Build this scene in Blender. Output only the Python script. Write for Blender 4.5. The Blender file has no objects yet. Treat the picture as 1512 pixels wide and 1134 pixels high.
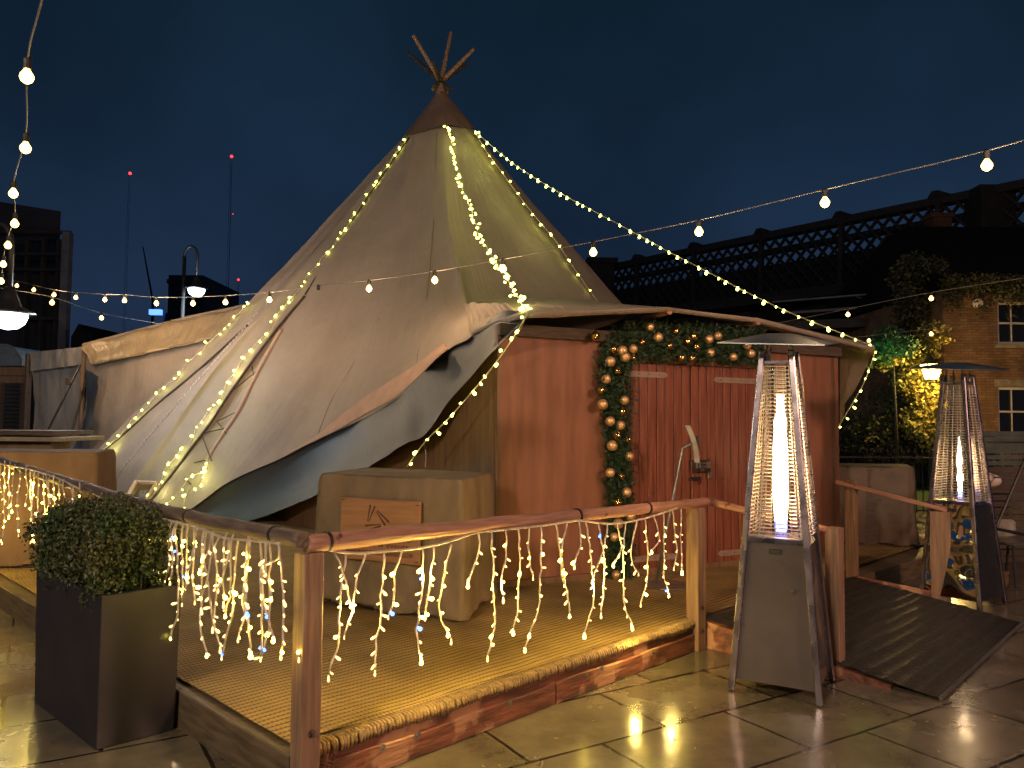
import bpy, math, random
from mathutils import Vector, Matrix, noise
R = math.radians
rnd = random.Random(7)
scene = bpy.context.scene
C = scene.collection
V = Vector
F = 1136.0

# ------------------------------------------------------------------ camera
CAMZ = 1.6
PITCH, ROLL = math.atan(58/1136.0), R(0.5)
cam = bpy.data.cameras.new('camera'); co = bpy.data.objects.new('camera', cam); C.objects.link(co)
cam.sensor_width = 36; cam.lens = 36*F/1512; cam.clip_end = 2000; cam.clip_start = .05
CM = Matrix.Translation((0, 0, CAMZ)) @ (Matrix.Rotation(R(90)+PITCH, 4, 'X') @ Matrix.Rotation(ROLL, 4, 'Z'))
co.matrix_world = CM
scene.camera = co
def ray(px, py):
    d = CM.to_3x3() @ V(((px-756)/F, -(py-567)/F, -1)); return d/d.y
def at(px, py, d):                       # point seen at a pixel, at world depth d
    r = ray(px, py); return V((r.x*d, d, CAMZ+r.z*d))
def gnd(px, py, z=0.0):
    r = ray(px, py); d = (z-CAMZ)/r.z; return V((r.x*d, d, z))
def onp(px, py, P, D):                   # vertical plane through P along D
    r = ray(px, py); n = V((D[1], -D[0], 0)); t = n.dot(V((P[0], P[1], 0)))/n.dot(V((r.x, 1, 0)))
    return V((r.x*t, t, CAMZ+r.z*t))

# ------------------------------------------------------------------ materials
def newmat(name):
    m = bpy.data.materials.new(name); m.use_nodes = True
    nt = m.node_tree; b = nt.nodes['Principled BSDF']; return m, nt, b
def N(nt, t, **k):
    n = nt.nodes.new(t)
    for a, v in k.items():
        if a in n.inputs: n.inputs[a].default_value = v
        else: setattr(n, a, v)
    return n
def pm(name, c1, c2=None, scale=4, rough=.6, r2=None, metal=0, bump=.2, bscale=None, st=(1, 1, 1), trans=0, detail=5, lo=.35, hi=.65, bdet=4, bdist=.02, spec=.5, spots=None):
    m, nt, b = newmat(name); L = nt.links.new
    b.inputs['Roughness'].default_value = rough; b.inputs['Metallic'].default_value = metal
    b.inputs['Specular IOR Level'].default_value = spec
    c2 = c2 or tuple(x*.6 for x in c1)
    tc = N(nt, 'ShaderNodeTexCoord'); mp = N(nt, 'ShaderNodeMapping'); mp.inputs['Scale'].default_value = st
    L(tc.outputs['Object'], mp.inputs['Vector'])
    nz = N(nt, 'ShaderNodeTexNoise', Scale=scale, Detail=detail); L(mp.outputs[0], nz.inputs['Vector'])
    cr = N(nt, 'ShaderNodeValToRGB'); e = cr.color_ramp.elements
    e[0].position = lo; e[0].color = (*c1, 1); e[1].position = hi; e[1].color = (*c2, 1)
    L(nz.outputs['Fac'], cr.inputs[0]); out = cr.outputs[0]
    if spots:
        n3 = N(nt, 'ShaderNodeTexNoise', Scale=spots[1], Detail=6); L(tc.outputs['Object'], n3.inputs['Vector'])
        r3 = N(nt, 'ShaderNodeValToRGB'); r3.color_ramp.elements[0].position = spots[2]; r3.color_ramp.elements[1].position = spots[2]+.05
        L(n3.outputs['Fac'], r3.inputs[0])
        mx = N(nt, 'ShaderNodeMix', data_type='RGBA'); L(r3.outputs[0], mx.inputs[0]); L(out, mx.inputs[6]); mx.inputs[7].default_value = (*spots[0], 1)
        out = mx.outputs[2]
    L(out, b.inputs['Base Color'])
    if r2 is not None:
        n4 = N(nt, 'ShaderNodeTexNoise', Scale=scale*.7, Detail=4); L(mp.outputs[0], n4.inputs['Vector'])
        mr = N(nt, 'ShaderNodeMapRange'); mr.inputs[1].default_value = .3; mr.inputs[2].default_value = .7
        mr.inputs[3].default_value = rough; mr.inputs[4].default_value = r2
        L(n4.outputs['Fac'], mr.inputs[0]); L(mr.outputs[0], b.inputs['Roughness'])
    if bump:
        n2 = N(nt, 'ShaderNodeTexNoise', Scale=bscale or scale*3, Detail=bdet); L(mp.outputs[0], n2.inputs['Vector'])
        bp = N(nt, 'ShaderNodeBump', Strength=bump, Distance=bdist); L(n2.outputs['Fac'], bp.inputs['Height'])
        L(bp.outputs[0], b.inputs['Normal'])
    if trans: b.inputs['Transmission Weight'].default_value = trans
    return m
def em(name, col, s):
    m, nt, b = newmat(name); b.inputs['Base Color'].default_value = (*[min(1, c) for c in col], 1)
    b.inputs['Emission Color'].default_value = (*col, 1); b.inputs['Emission Strength'].default_value = s; return m

M = {}
def canvas(name, c, c2, rough=.75, bs=.13):
    m, nt, b = newmat(name); L = nt.links.new
    tc = N(nt, 'ShaderNodeTexCoord')
    n1 = N(nt, 'ShaderNodeTexNoise', Scale=.9, Detail=6); L(tc.outputs['Object'], n1.inputs['Vector'])
    cr = N(nt, 'ShaderNodeValToRGB'); e = cr.color_ramp.elements
    e[0].position = .35; e[0].color = (*c, 1); e[1].position = .7; e[1].color = (*c2, 1); L(n1.outputs['Fac'], cr.inputs[0])
    n5 = N(nt, 'ShaderNodeTexNoise', Scale=7, Detail=8, Roughness=.7); L(tc.outputs['Object'], n5.inputs['Vector'])
    mx = N(nt, 'ShaderNodeMix', data_type='RGBA', blend_type='MULTIPLY'); mx.inputs[0].default_value = .35
    L(cr.outputs[0], mx.inputs[6]); L(n5.outputs['Color'], mx.inputs[7])
    hs = N(nt, 'ShaderNodeHueSaturation'); hs.inputs['Value'].default_value = 1.2
    n5r = N(nt, 'ShaderNodeRGBToBW'); L(n5.outputs['Color'], n5r.inputs[0]); L(n5r.outputs[0], mx.inputs[7])
    L(mx.outputs[2], hs.inputs['Color']); L(hs.outputs[0], b.inputs['Base Color'])
    uv = N(nt, 'ShaderNodeUVMap'); mp = N(nt, 'ShaderNodeMapping'); mp.inputs['Scale'].default_value = (9, 2.2, 1)
    mp.inputs['Rotation'].default_value = (0, 0, .35)
    L(uv.outputs[0], mp.inputs['Vector'])
    n2 = N(nt, 'ShaderNodeTexNoise', Scale=1.1, Detail=3, Distortion=.8); L(mp.outputs[0], n2.inputs['Vector'])
    n3 = N(nt, 'ShaderNodeTexNoise', Scale=1.8, Detail=3, Distortion=.5); L(tc.outputs['Object'], n3.inputs['Vector'])
    ad = N(nt, 'ShaderNodeMath', operation='ADD'); L(n2.outputs['Fac'], ad.inputs[0]); L(n3.outputs['Fac'], ad.inputs[1])
    bp = N(nt, 'ShaderNodeBump', Strength=bs, Distance=.16); L(ad.outputs[0], bp.inputs['Height']); L(bp.outputs[0], b.inputs['Normal'])
    b.inputs['Roughness'].default_value = rough; return m
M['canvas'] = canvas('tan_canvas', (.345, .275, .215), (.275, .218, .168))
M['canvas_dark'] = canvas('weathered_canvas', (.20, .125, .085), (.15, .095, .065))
M['seam_thread'] = pm('seam_thread', (.24, .18, .14), None, 20, .8, bump=0)
M['skirt'] = canvas('grey_pvc', (.075, .09, .11), (.062, .076, .094), .55, .05)
M['awning'] = canvas('ochre_pvc', (.46, .34, .20), (.38, .28, .16), .4, .35)
M['ply'] = pm('stained_plywood', (.26, .10, .054), (.19, .072, .038), 2.2, .5, .65, st=(5, 5, .8), bump=.12, bscale=9, bdist=.004, spots=((.33, .16, .09), 2.4, .72))
M['plyside'] = pm('brown_plywood', (.20, .105, .052), (.13, .066, .034), 3, .5, .65, st=(9, 9, .7), bump=.12, bscale=9, bdist=.004)
M['door'] = pm('red_door_boards', (.25, .074, .037), (.13, .036, .019), 3.2, .3, .5, st=(10, 10, .7), lo=.35, hi=.68, bump=.3, bscale=8, bdist=.006, spots=((.05, .015, .01), 9, .70))
M['gal'] = pm('painted_strap', (.30, .20, .15), (.24, .16, .12), 20, .5, bump=.3)
M['post_red'] = pm('weathered_post', (.30, .17, .10), (.17, .10, .06), 3, .65, st=(16, 16, 1), bump=.5, bscale=6, bdist=.006, spots=((.06, .03, .02), 11, .70))
M['rail'] = pm('bare_log', (.40, .20, .135), (.26, .12, .075), 4, .6, st=(1.4, 12, 12), bump=.7, bscale=5, bdist=.01, spots=((.10, .035, .02), 10, .68))
M['rail_grey'] = pm('grey_log', (.17, .12, .085), (.09, .06, .045), 4, .6, st=(1.4, 12, 12), bump=.7, bscale=5, bdist=.01)
M['fascia'] = pm('peeling_fascia', (.25, .085, .045), (.09, .035, .02), 3, .45, .7, st=(1.5, 8, 8), bump=.7, bscale=5, bdist=.012, spots=((.42, .21, .11), 3.4, .55))
M['boards'] = pm('damp_deck_boards', (.15, .105, .06), (.08, .055, .03), 3, .4, .7, st=(1.5, 14, 9), bump=.4, bscale=5, bdist=.006)
M['greenwood'] = pm('mossy_timber', (.20, .17, .05), (.10, .08, .03), 4, .6, st=(2, 9, 9), bump=.4)
M['hessian'] = pm('hessian', (.215, .15, .09), (.145, .10, .06), 2.5, .9, st=(2.2, 2.2, 1), bump=.9, bscale=60, bdist=.006, spots=((.17, .12, .07), 2.0, .60))
M['hessian_red'] = pm('brown_hessian', (.20, .118, .068), (.15, .088, .05), 2.5, .9, st=(2, 2, 1), bump=.9, bscale=60, bdist=.006)
M['hessian_dk'] = pm('brown_tarpaulin', (.15, .105, .07), (.10, .07, .045), 4, .7, bump=.6, bscale=6, bdist=.03)
M['planter'] = pm('slate_planter', (.026, .021, .024), (.019, .016, .019), 3, .33, .5, bump=.12, bscale=30, bdist=.003)
M['soil'] = pm('soil', (.03, .02, .012), None, 20, .9)
M['chrome'] = pm('brushed_steel', (.36, .31, .32), (.27, .23, .25), 8, .2, .36, metal=1, bump=.05, bscale=20, bdist=.002)
M['steel_cap'] = pm('steel_cap', (.50, .50, .46), (.38, .37, .34), 4, .25, .45, metal=1, bump=.3, bscale=5, bdist=.01)
def mirror(name, col, rough, dist, scale, st):
    return pm(name, col, tuple(c*.85 for c in col), 3, rough, rough*2.4, metal=1, bump=st, bscale=scale, bdist=dist, bdet=0)
M['mirror'] = pm('wet_mirror_steel', (.22, .18, .17), (.165, .135, .13), 3, .07, .2, metal=.6, bump=.5, bscale=2.6, bdist=.05, spots=((.16, .13, .12), 9, .66), bdet=1)
M['mirror_wavy'] = mirror('buckled_mirror_steel', (.80, .80, .72), .03, .045, 6, 1.0)
M['wire'] = pm('grille_wire', (.62, .55, .47), (.55, .5, .43), 20, .3, metal=.6, bump=0)
M['white_wire'] = pm('white_cable', (.62, .50, .42), None, 30, .5, bump=0)
M['dark_wire'] = pm('black_cable', (.03, .027, .025), None, 20, .5, bump=0)
M['grey_wire'] = pm('grey_cable', (.35, .31, .26), None, 20, .5, bump=0)
M['rope'] = pm('rope', (.09, .06, .045), (.05, .035, .025), 30, .8)
M['strip'] = pm('pale_webbing', (.52, .36, .28), (.42, .28, .21), 6, .7)
M['iron'] = pm('black_iron', (.02, .019, .02), None, 20, .45, bump=.1)
M['lockmetal'] = pm('worn_lock_metal', (.16, .11, .09), (.06, .04, .035), 15, .35, metal=.8)
M['darkmetal'] = pm('dull_grey_metal', (.30, .28, .25), (.2, .18, .16), 9, .35, metal=.7)
M['leaf'] = pm('hedge_leaf', (.038, .075, .018), (.09, .072, .028), 2.4, .5, bump=0)
M['leaf_y'] = pm('autumn_leaf', (.30, .24, .045), (.16, .17, .035), 2, .55, bump=0)
M['leaf_d'] = pm('dark_leaf', (.035, .045, .016), (.07, .065, .02), 2, .6, bump=0)
M['leaf_g'] = pm('garden_leaf', (.05, .16, .06), (.03, .10, .05), 3, .6, bump=0)
M['needle'] = pm('garland_needles', (.020, .055, .022), (.040, .070, .030), 12, .5, bump=0)
M['bark'] = pm('bark', (.06, .045, .03), None, 8, .8, bump=.6)
M['bauble_m'] = pm('matte_gold', (.85, .52, .25), (.78, .48, .23), 30, .38, metal=.65, bump=0)
M['bauble_s'] = pm('shiny_gold', (.80, .50, .18), (.75, .45, .15), 3, .05, metal=1, bump=0)
M['fairy'] = em('fairy_glow', (.88, 1.0, .11), 9)
M['fairy_dim'] = em('dim_fairy_glow', (1.0, .70, .24), 1.5)
M['ice_hi'] = em('bright_icicle_glow', (1.0, .76, .07), 22)
M['ice_blue'] = em('blue_icicle_glow', (.04, .14, 1.0), 7)
M['fest'] = em('festoon_glow', (1.0, .60, .13), 5)
M['cold'] = em('cold_globe_glow', (.80, .92, 1.0), 5)
M['warm_globe'] = em('warm_globe_glow', (1, .75, .45), 14)
M['red_em'] = em('red_beacon_glow', (1, .03, .03), 2.6)
M['blue_em'] = em('blue_sign_glow', (.06, .16, 1.0), 2.5)
M['lantern'] = em('lantern_glow', (1.0, .62, .18), 9)
M['flame'] = em('flame_glow', (1.0, .68, .34), 22)
M['flame_core'] = em('flame_core_glow', (1.0, .80, .50), 22)
M['flame_blue'] = em('blue_flame_glow', (.16, .22, 1.0), 3)
M['viaduct'] = pm('sooty_iron', (.040, .032, .028), (.022, .018, .017), 3, .7)
M['sooty'] = pm('sooty_brick', (.030, .024, .020), (.018, .015, .013), 2, .8)
M['bldg'] = pm('dark_cladding', (.035, .032, .038), (.022, .02, .026), .6, .6)
M['bframe'] = pm('grey_column', (.16, .16, .18), (.11, .11, .13), 3, .6)
M['white_paint'] = pm('white_paint', (.75, .70, .62), (.62, .58, .52), 6, .5)
M['slate'] = pm('roof_slate', (.014, .012, .012), None, 5, .95, spec=.1)
M['stone'] = pm('stone_sill', (.36, .30, .20), None, 6, .7)
M['rubber'] = pm('rubber_mat', (.018, .015, .013), (.03, .025, .02), 30, .35, .55, bump=.4)
M['plasticw'] = pm('white_plastic', (.70, .58, .52), (.62, .5, .45), 8, .35, bump=0)
M['greygreen'] = pm('grey_green_slats', (.12, .14, .12), (.09, .10, .09), 6, .5)
M['sign'] = pm('oak_sign', (.33, .165, .08), (.25, .12, .055), 3, .5, st=(1.2, 12, 12), bump=.2, bdist=.003)
M['engrave'] = pm('burnt_engraving', (.09, .028, .015), None, 20, .7, bump=0)
M['timber_dk'] = pm('dark_timber', (.10, .065, .045), (.06, .04, .03), 4, .6, st=(2, 2, 10), bump=.4)
M['tin'] = pm('curved_tin', (.30, .36, .40), (.20, .25, .30), 5, .35, metal=.6)
M['lawn'] = pm('garden_lawn', (.04, .09, .03), (.03, .06, .02), 9, .9)
M['cushion'] = pm('pale_cushion', (.36, .33, .27), None, 7, .7)
M['clear'] = pm('clear_pvc', (.50, .46, .40), (.44, .40, .35), 2, .12, .35, st=(2, 2, .7), bump=.5, bscale=2.5, bdist=.04, bdet=2)

def glassmat():
    m = bpy.data.materials.new('heater_glass'); m.use_nodes = True; nt = m.node_tree; nt.nodes.clear()
    o = N(nt, 'ShaderNodeOutputMaterial'); a = N(nt, 'ShaderNodeBsdfTransparent'); g = N(nt, 'ShaderNodeBsdfGlossy', Roughness=.05)
    f = N(nt, 'ShaderNodeFresnel', IOR=1.45); mx = N(nt, 'ShaderNodeMixShader')
    nt.links.new(f.outputs[0], mx.inputs[0]); nt.links.new(a.outputs[0], mx.inputs[1]); nt.links.new(g.outputs[0], mx.inputs[2]); nt.links.new(mx.outputs[0], o.inputs[0]); return m
M['glass'] = glassmat()
def panemat():
    m, nt, b = newmat('window_glass'); b.inputs['Base Color'].default_value = (.012, .013, .015, 1); b.inputs['Roughness'].default_value = .06; return m
M['pane'] = panemat()

def paving():
    m, nt, b = newmat('wet_flagstones'); L = nt.links.new
    tc = N(nt, 'ShaderNodeTexCoord'); mp = N(nt, 'ShaderNodeMapping'); L(tc.outputs['Object'], mp.inputs[0])
    mp.inputs['Rotation'].default_value = (0, 0, -R(31.5)); mp.inputs['Location'].default_value = (.12, .33, 0)
    nzw = N(nt, 'ShaderNodeTexNoise', Scale=5, Detail=4); L(tc.outputs['Object'], nzw.inputs['Vector'])
    va = N(nt, 'ShaderNodeMixRGB', blend_type='LINEAR_LIGHT'); va.inputs[0].default_value = .008
    L(mp.outputs[0], va.inputs[1]); L(nzw.outputs['Color'], va.inputs[2])
    br = N(nt, 'ShaderNodeTexBrick', offset=.5, squash=1.0)
    for k, v in (('Scale', 1.0), ('Mortar Size', .010), ('Mortar Smooth', .15), ('Bias', 0.0), ('Brick Width', .86), ('Row Height', .575)): br.inputs[k].default_value = v
    br.inputs['Color1'].default_value = (.185, .16, .125, 1); br.inputs['Color2'].default_value = (.12, .105, .082, 1); br.inputs['Mortar'].default_value = (.005, .004, .003, 1)
    L(va.outputs[0], br.inputs['Vector'])
    n1 = N(nt, 'ShaderNodeTexNoise', Scale=2.2, Detail=8, Roughness=.65); L(tc.outputs['Object'], n1.inputs['Vector'])
    cr = N(nt, 'ShaderNodeValToRGB'); cr.color_ramp.elements[0].position = .3; cr.color_ramp.elements[0].color = (.45, .42, .38, 1); cr.color_ramp.elements[1].position = .7; cr.color_ramp.elements[1].color = (1.15, 1.1, 1, 1)
    L(n1.outputs['Fac'], cr.inputs[0])
    mx = N(nt, 'ShaderNodeMix', data_type='RGBA', blend_type='MULTIPLY'); mx.inputs[0].default_value = 1; L(br.outputs['Color'], mx.inputs[6]); L(cr.outputs[0], mx.inputs[7])
    # leaf crumbs and grit
    n6 = N(nt, 'ShaderNodeTexNoise', Scale=26, Detail=2); L(tc.outputs['Object'], n6.inputs['Vector'])
    c6 = N(nt, 'ShaderNodeValToRGB'); c6.color_ramp.elements[0].position = .735; c6.color_ramp.elements[1].position = .75; L(n6.outputs['Fac'], c6.inputs[0])
    m6 = N(nt, 'ShaderNodeMix', data_type='RGBA'); m6.inputs[0].default_value = 0; L(mx.outputs[2], m6.inputs[6]); m6.inputs[7].default_value = (.32, .27, .17, 1)
    L(m6.outputs[2], b.inputs['Base Color'])
    n2 = N(nt, 'ShaderNodeTexNoise', Scale=1.25, Detail=6, Roughness=.6, Distortion=.6); L(tc.outputs['Object'], n2.inputs['Vector'])
    mr = N(nt, 'ShaderNodeMapRange'); mr.inputs[1].default_value = .30; mr.inputs[2].default_value = .70; mr.inputs[3].default_value = .09; mr.inputs[4].default_value = .34
    L(n2.outputs['Fac'], mr.inputs[0]); L(mr.outputs[0], b.inputs['Roughness'])
    n3 = N(nt, 'ShaderNodeTexNoise', Scale=9, Detail=6); L(tc.outputs['Object'], n3.inputs['Vector'])
    ma = N(nt, 'ShaderNodeMath', operation='MULTIPLY'); ma.inputs[1].default_value = .55; L(n3.outputs['Fac'], ma.inputs[0])
    sb = N(nt, 'ShaderNodeMath', operation='SUBTRACT'); L(ma.outputs[0], sb.inputs[0]); L(br.outputs['Fac'], sb.inputs[1])
    bp = N(nt, 'ShaderNodeBump', Strength=.55, Distance=.006); L(sb.outputs[0], bp.inputs['Height']); L(bp.outputs[0], b.inputs['Normal'])
    b.inputs['Specular IOR Level'].default_value = .75
    return m
M['paving'] = paving()

def rugmat():
    m, nt, b = newmat('woven_jute'); L = nt.links.new
    tc = N(nt, 'ShaderNodeTexCoord'); nz = N(nt, 'ShaderNodeTexNoise', Scale=1.6, Detail=3); L(tc.outputs['Object'], nz.inputs['Vector'])
    ad = N(nt, 'ShaderNodeMixRGB', blend_type='LINEAR_LIGHT'); ad.inputs[0].default_value = .035; L(tc.outputs['Object'], ad.inputs[1]); L(nz.outputs['Color'], ad.inputs[2])
    sp = N(nt, 'ShaderNodeSeparateXYZ'); L(ad.outputs[0], sp.inputs[0])
    def mt(op, a, v): 
        n = N(nt, 'ShaderNodeMath', operation=op); L(a, n.inputs[0])
        if isinstance(v, (int, float)): n.inputs[1].default_value = v
        else: L(v, n.inputs[1])
        return n.outputs[0]
    row = mt('MULTIPLY', sp.outputs[1], 2*math.pi/.044)
    rs = mt('POWER', mt('ABSOLUTE', mt('SINE', mt('MULTIPLY', row, .5), 0), 0), .45)
    ph = mt('MULTIPLY', mt('FLOOR', mt('MULTIPLY', sp.outputs[1], 1/.044), 0), 2.1)
    ws = mt('POWER', mt('ABSOLUTE', mt('SINE', mt('ADD', mt('MULTIPLY', sp.outputs[0], math.pi/.024), ph), 0), 0), .6)
    h = mt('MULTIPLY', rs, mt('ADD', mt('MULTIPLY', ws, .42), .58))
    cr = N(nt, 'ShaderNodeValToRGB'); e = cr.color_ramp.elements; e[0].position = .28; e[0].color = (.035, .022, .010, 1); e[1].position = .72; e[1].color = (.40, .265, .095, 1); L(h, cr.inputs[0])
    n2 = N(nt, 'ShaderNodeTexNoise', Scale=1.5, Detail=7, Roughness=.65); L(tc.outputs['Object'], n2.inputs['Vector'])
    c2 = N(nt, 'ShaderNodeValToRGB'); c2.color_ramp.elements[0].position = .3; c2.color_ramp.elements[0].color = (.5, .46, .40, 1); c2.color_ramp.elements[1].position = .68; c2.color_ramp.elements[1].color = (1.2, 1.15, 1, 1); L(n2.outputs['Fac'], c2.inputs[0])
    mx = N(nt, 'ShaderNodeMix', data_type='RGBA', blend_type='MULTIPLY'); mx.inputs[0].default_value = 1; L(cr.outputs[0], mx.inputs[6]); L(c2.outputs[0], mx.inputs[7]); L(mx.outputs[2], b.inputs['Base Color'])
    bp = N(nt, 'ShaderNodeBump', Strength=.9, Distance=.012); L(h, bp.inputs['Height']); L(bp.outputs[0], b.inputs['Normal'])
    b.inputs['Roughness'].default_value = .75; return m
M['rug'] = rugmat()
M['fringe'] = pm('jute_fringe', (.34, .21, .085), (.18, .11, .045), 30, .7, bump=.5)

def brick(name, a, b_, mo, w=.225, h=.075):
    m, nt, b = newmat(name); L = nt.links.new
    tc = N(nt, 'ShaderNodeTexCoord'); sp = N(nt, 'ShaderNodeSeparateXYZ'); L(tc.outputs['Object'], sp.inputs[0])
    ad = N(nt, 'ShaderNodeMath', operation='ADD'); L(sp.outputs[0], ad.inputs[0]); L(sp.outputs[1], ad.inputs[1])
    cb = N(nt, 'ShaderNodeCombineXYZ'); L(ad.outputs[0], cb.inputs[0]); L(sp.outputs[2], cb.inputs[1])
    br = N(nt, 'ShaderNodeTexBrick'); L(cb.outputs[0], br.inputs['Vector'])
    for k, v in (('Scale', 1.0), ('Mortar Size', .008), ('Brick Width', w), ('Row Height', h)): br.inputs[k].default_value = v
    br.inputs['Color1'].default_value = (*a, 1); br.inputs['Color2'].default_value = (*b_, 1); br.inputs['Mortar'].default_value = (*mo, 1)
    n1 = N(nt, 'ShaderNodeTexNoise', Scale=1.4, Detail=7); L(tc.outputs['Object'], n1.inputs['Vector'])
    cr = N(nt, 'ShaderNodeValToRGB'); cr.color_ramp.elements[0].position = .35; cr.color_ramp.elements[0].color = (.55, .55, .55, 1); cr.color_ramp.elements[1].position = .65; cr.color_ramp.elements[1].color = (1.1, 1.1, 1.1, 1); L(n1.outputs['Fac'], cr.inputs[0])
    mx = N(nt, 'ShaderNodeMix', data_type='RGBA', blend_type='MULTIPLY'); mx.inputs[0].default_value = 1; L(br.outputs['Color'], mx.inputs[6]); L(cr.outputs[0], mx.inputs[7])
    L(mx.outputs[2], b.inputs['Base Color']); b.inputs['Roughness'].default_value = .85
    bp = N(nt, 'ShaderNodeBump', Strength=.5, Distance=.01, invert=True); L(br.outputs['Fac'], bp.inputs['Height']); L(bp.outputs[0], b.inputs['Normal']); return m
M['brick'] = brick('house_brick', (.34, .19, .09), (.22, .12, .06), (.14, .10, .06))
M['brick_dk'] = brick('chimney_brick', (.16, .06, .035), (.10, .04, .025), (.05, .04, .03))

# ------------------------------------------------------------------ mesh builder
class MB:
    def __init__(s): s.v = []; s.f = []; s.uv = None; s.mi = []
    def add(s, vs, fs):
        o = len(s.v); s.v += [V(p) for p in vs]; s.f += [tuple(i+o for i in f) for f in fs]; return s
    def hexa(s, b, t):          # bottom 4, top 4 points
        return s.add(list(b)+list(t), [(3, 2, 1, 0), (4, 5, 6, 7), (0, 1, 5, 4), (1, 2, 6, 5), (2, 3, 7, 6), (3, 0, 4, 7)])
    def box(s, c, d, rz=0, bev=0):
        c = V(c); m = Matrix.Rotation(rz, 3, 'Z'); x, y, z = [a/2 for a in d]
        if bev:
            b = bev; pts = []; 
            for zz, k in ((-z, b), (-z+b, 0), (z-b, 0), (z, b)):
                for (sx, sy) in ((-1, -1), (1, -1), (1, 1), (-1, 1)):
                    xx, yy = sx*(x-k), sy*(y-k)
                    if sx*sy > 0: pr = [(xx-sx*b*0, yy-sy*b), (xx-sx*b, yy)] if sx < 0 else [(xx, yy-sy*b), (xx-sx*b, yy)]
                    else: pr = [(xx-sx*b, yy), (xx, yy-sy*b)]
                    for q in pr: pts.append(c+m@V((q[0], q[1], zz)))
            fs = [tuple(range(7, -1, -1)), tuple(range(24, 32))]
            for l in range(3):
                for i in range(8): fs.append((l*8+i, l*8+(i+1) % 8, (l+1)*8+(i+1) % 8, (l+1)*8+i))
            return s.add(pts, fs)
        q = [(-x, -y), (x, -y), (x, y), (-x, y)]
        return s.hexa([c+m@V((a, b, -z)) for a, b in q], [c+m@V((a, b, z)) for a, b in q])
    def tube(s, P, r, n=8, cap=True):
        P = [V(p) for p in P]; rs = r if isinstance(r, (list, tuple)) else [r]*len(P)
        o = len(s.v); up = None
        for i, p in enumerate(P):
            t = (P[min(i+1, len(P)-1)]-P[max(i-1, 0)]).normalized()
            if up is None: up = t.orthogonal().normalized()
            else:
                up = up-t*up.dot(t); up = up.normalized() if up.length > 1e-6 else t.orthogonal().normalized()
            w = t.cross(up)
            for k in range(n):
                a = 2*math.pi*k/n; s.v.append(p+(up*math.cos(a)+w*math.sin(a))*rs[i])
        for i in range(len(P)-1):
            for k in range(n): s.f.append((o+i*n+k, o+i*n+(k+1) % n, o+(i+1)*n+(k+1) % n, o+(i+1)*n+k))
        if cap: s.f.append(tuple(o+k for k in range(n-1, -1, -1))); s.f.append(tuple(o+(len(P)-1)*n+k for k in range(n)))
        return s
    def lathe(s, c, prof, n=20, ax=None):     # prof (r,z)
        c = V(c); o = len(s.v); m = Matrix.Identity(3) if ax is None else V((0, 0, 1)).rotation_difference(V(ax)).to_matrix()
        for (r, z) in prof:
            for k in range(n): a = 2*math.pi*k/n; s.v.append(c+m@V((r*math.cos(a), r*math.sin(a), z)))
        for i in range(len(prof)-1):
            for k in range(n): s.f.append((o+i*n+k, o+i*n+(k+1) % n, o+(i+1)*n+(k+1) % n, o+(i+1)*n+k))
        s.f.append(tuple(o+k for k in range(n-1, -1, -1))); s.f.append(tuple(o+(len(prof)-1)*n+k for k in range(n))); return s
    def ball(s, c, r, n=14, sq=1):
        return s.lathe(c, [(r*math.sin(math.pi*i/n) + 1e-4, -r*sq*math.cos(math.pi*i/n)) for i in range(n+1)], n+4)
    def leaf(s, p, size, rn, tilt=1.0):
        a = V((rn.gauss(0, 1), rn.gauss(0, 1), rn.gauss(0, 1)*tilt)).normalized(); b = a.orthogonal().normalized()
        b = Matrix.Rotation(rn.random()*6.28, 3, a)@b; w = a.cross(b)
        return s.add([p-b*size*.5, p+w*size*.28, p+b*size*.5+a*size*.1, p-w*size*.28], [(0, 1, 2, 3)])
    def build(s, name, mat, parent=None, mw=None, smooth=False, label=None):
        me = bpy.data.meshes.new(name); loc = V((0, 0, 0))
        if mw is None and s.v:
            if parent is not None: loc = parent.location.copy(); vs = [p-loc for p in s.v]
            else: vs = s.v
        else: vs = s.v
        me.from_pydata([tuple(p) for p in vs], [], s.f); me.update()
        if s.uv:
            ul = me.uv_layers.new(name='UVMap')
            for l in me.loops: ul.data[l.index].uv = s.uv[l.vertex_index]
        me.materials.append(mat if not isinstance(mat, str) else M[mat])
        if smooth:
            for p in me.polygons: p.use_smooth = True
        o = bpy.data.objects.new(name, me); C.objects.link(o)
        if parent is not None: o.parent = parent
        if mw is not None: o.matrix_basis = (Matrix.Translation(-parent.matrix_basis.translation) @ mw) if parent is not None else mw
        if label: o['label'] = label
        return o
def tag(o, label, cat, group=None):
    o['label'] = label; o['category'] = cat
    if group: o['group'] = group
    return o
def struct(o): o['kind'] = 'structure'; return o
def thing(name, label, cat, loc=(0, 0, 0), group=None):
    o = bpy.data.objects.new(name, None); o.empty_display_size = .1; o.location = loc; C.objects.link(o)
    return tag(o, label, cat, group)
def copy_tree(o, loc=None, rz=None):
    def rec(a, par):
        c = a.copy(); C.objects.link(c)
        if par is not None: c.parent = par
        for ch in a.children: rec(ch, c)
        return c
    c = rec(o, None)
    if loc is not None: c.location = loc
    if rz is not None: c.rotation_euler = (0, 0, rz)
    return c
def frame(P, D):                          # local x along D (may be inclined), z up
    x = V(D).normalized(); z = V((0, 0, 1)); y = z.cross(x).normalized(); z = x.cross(y)
    m = Matrix((x, y, z)).transposed().to_4x4(); m.translation = V(P); return m
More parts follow.
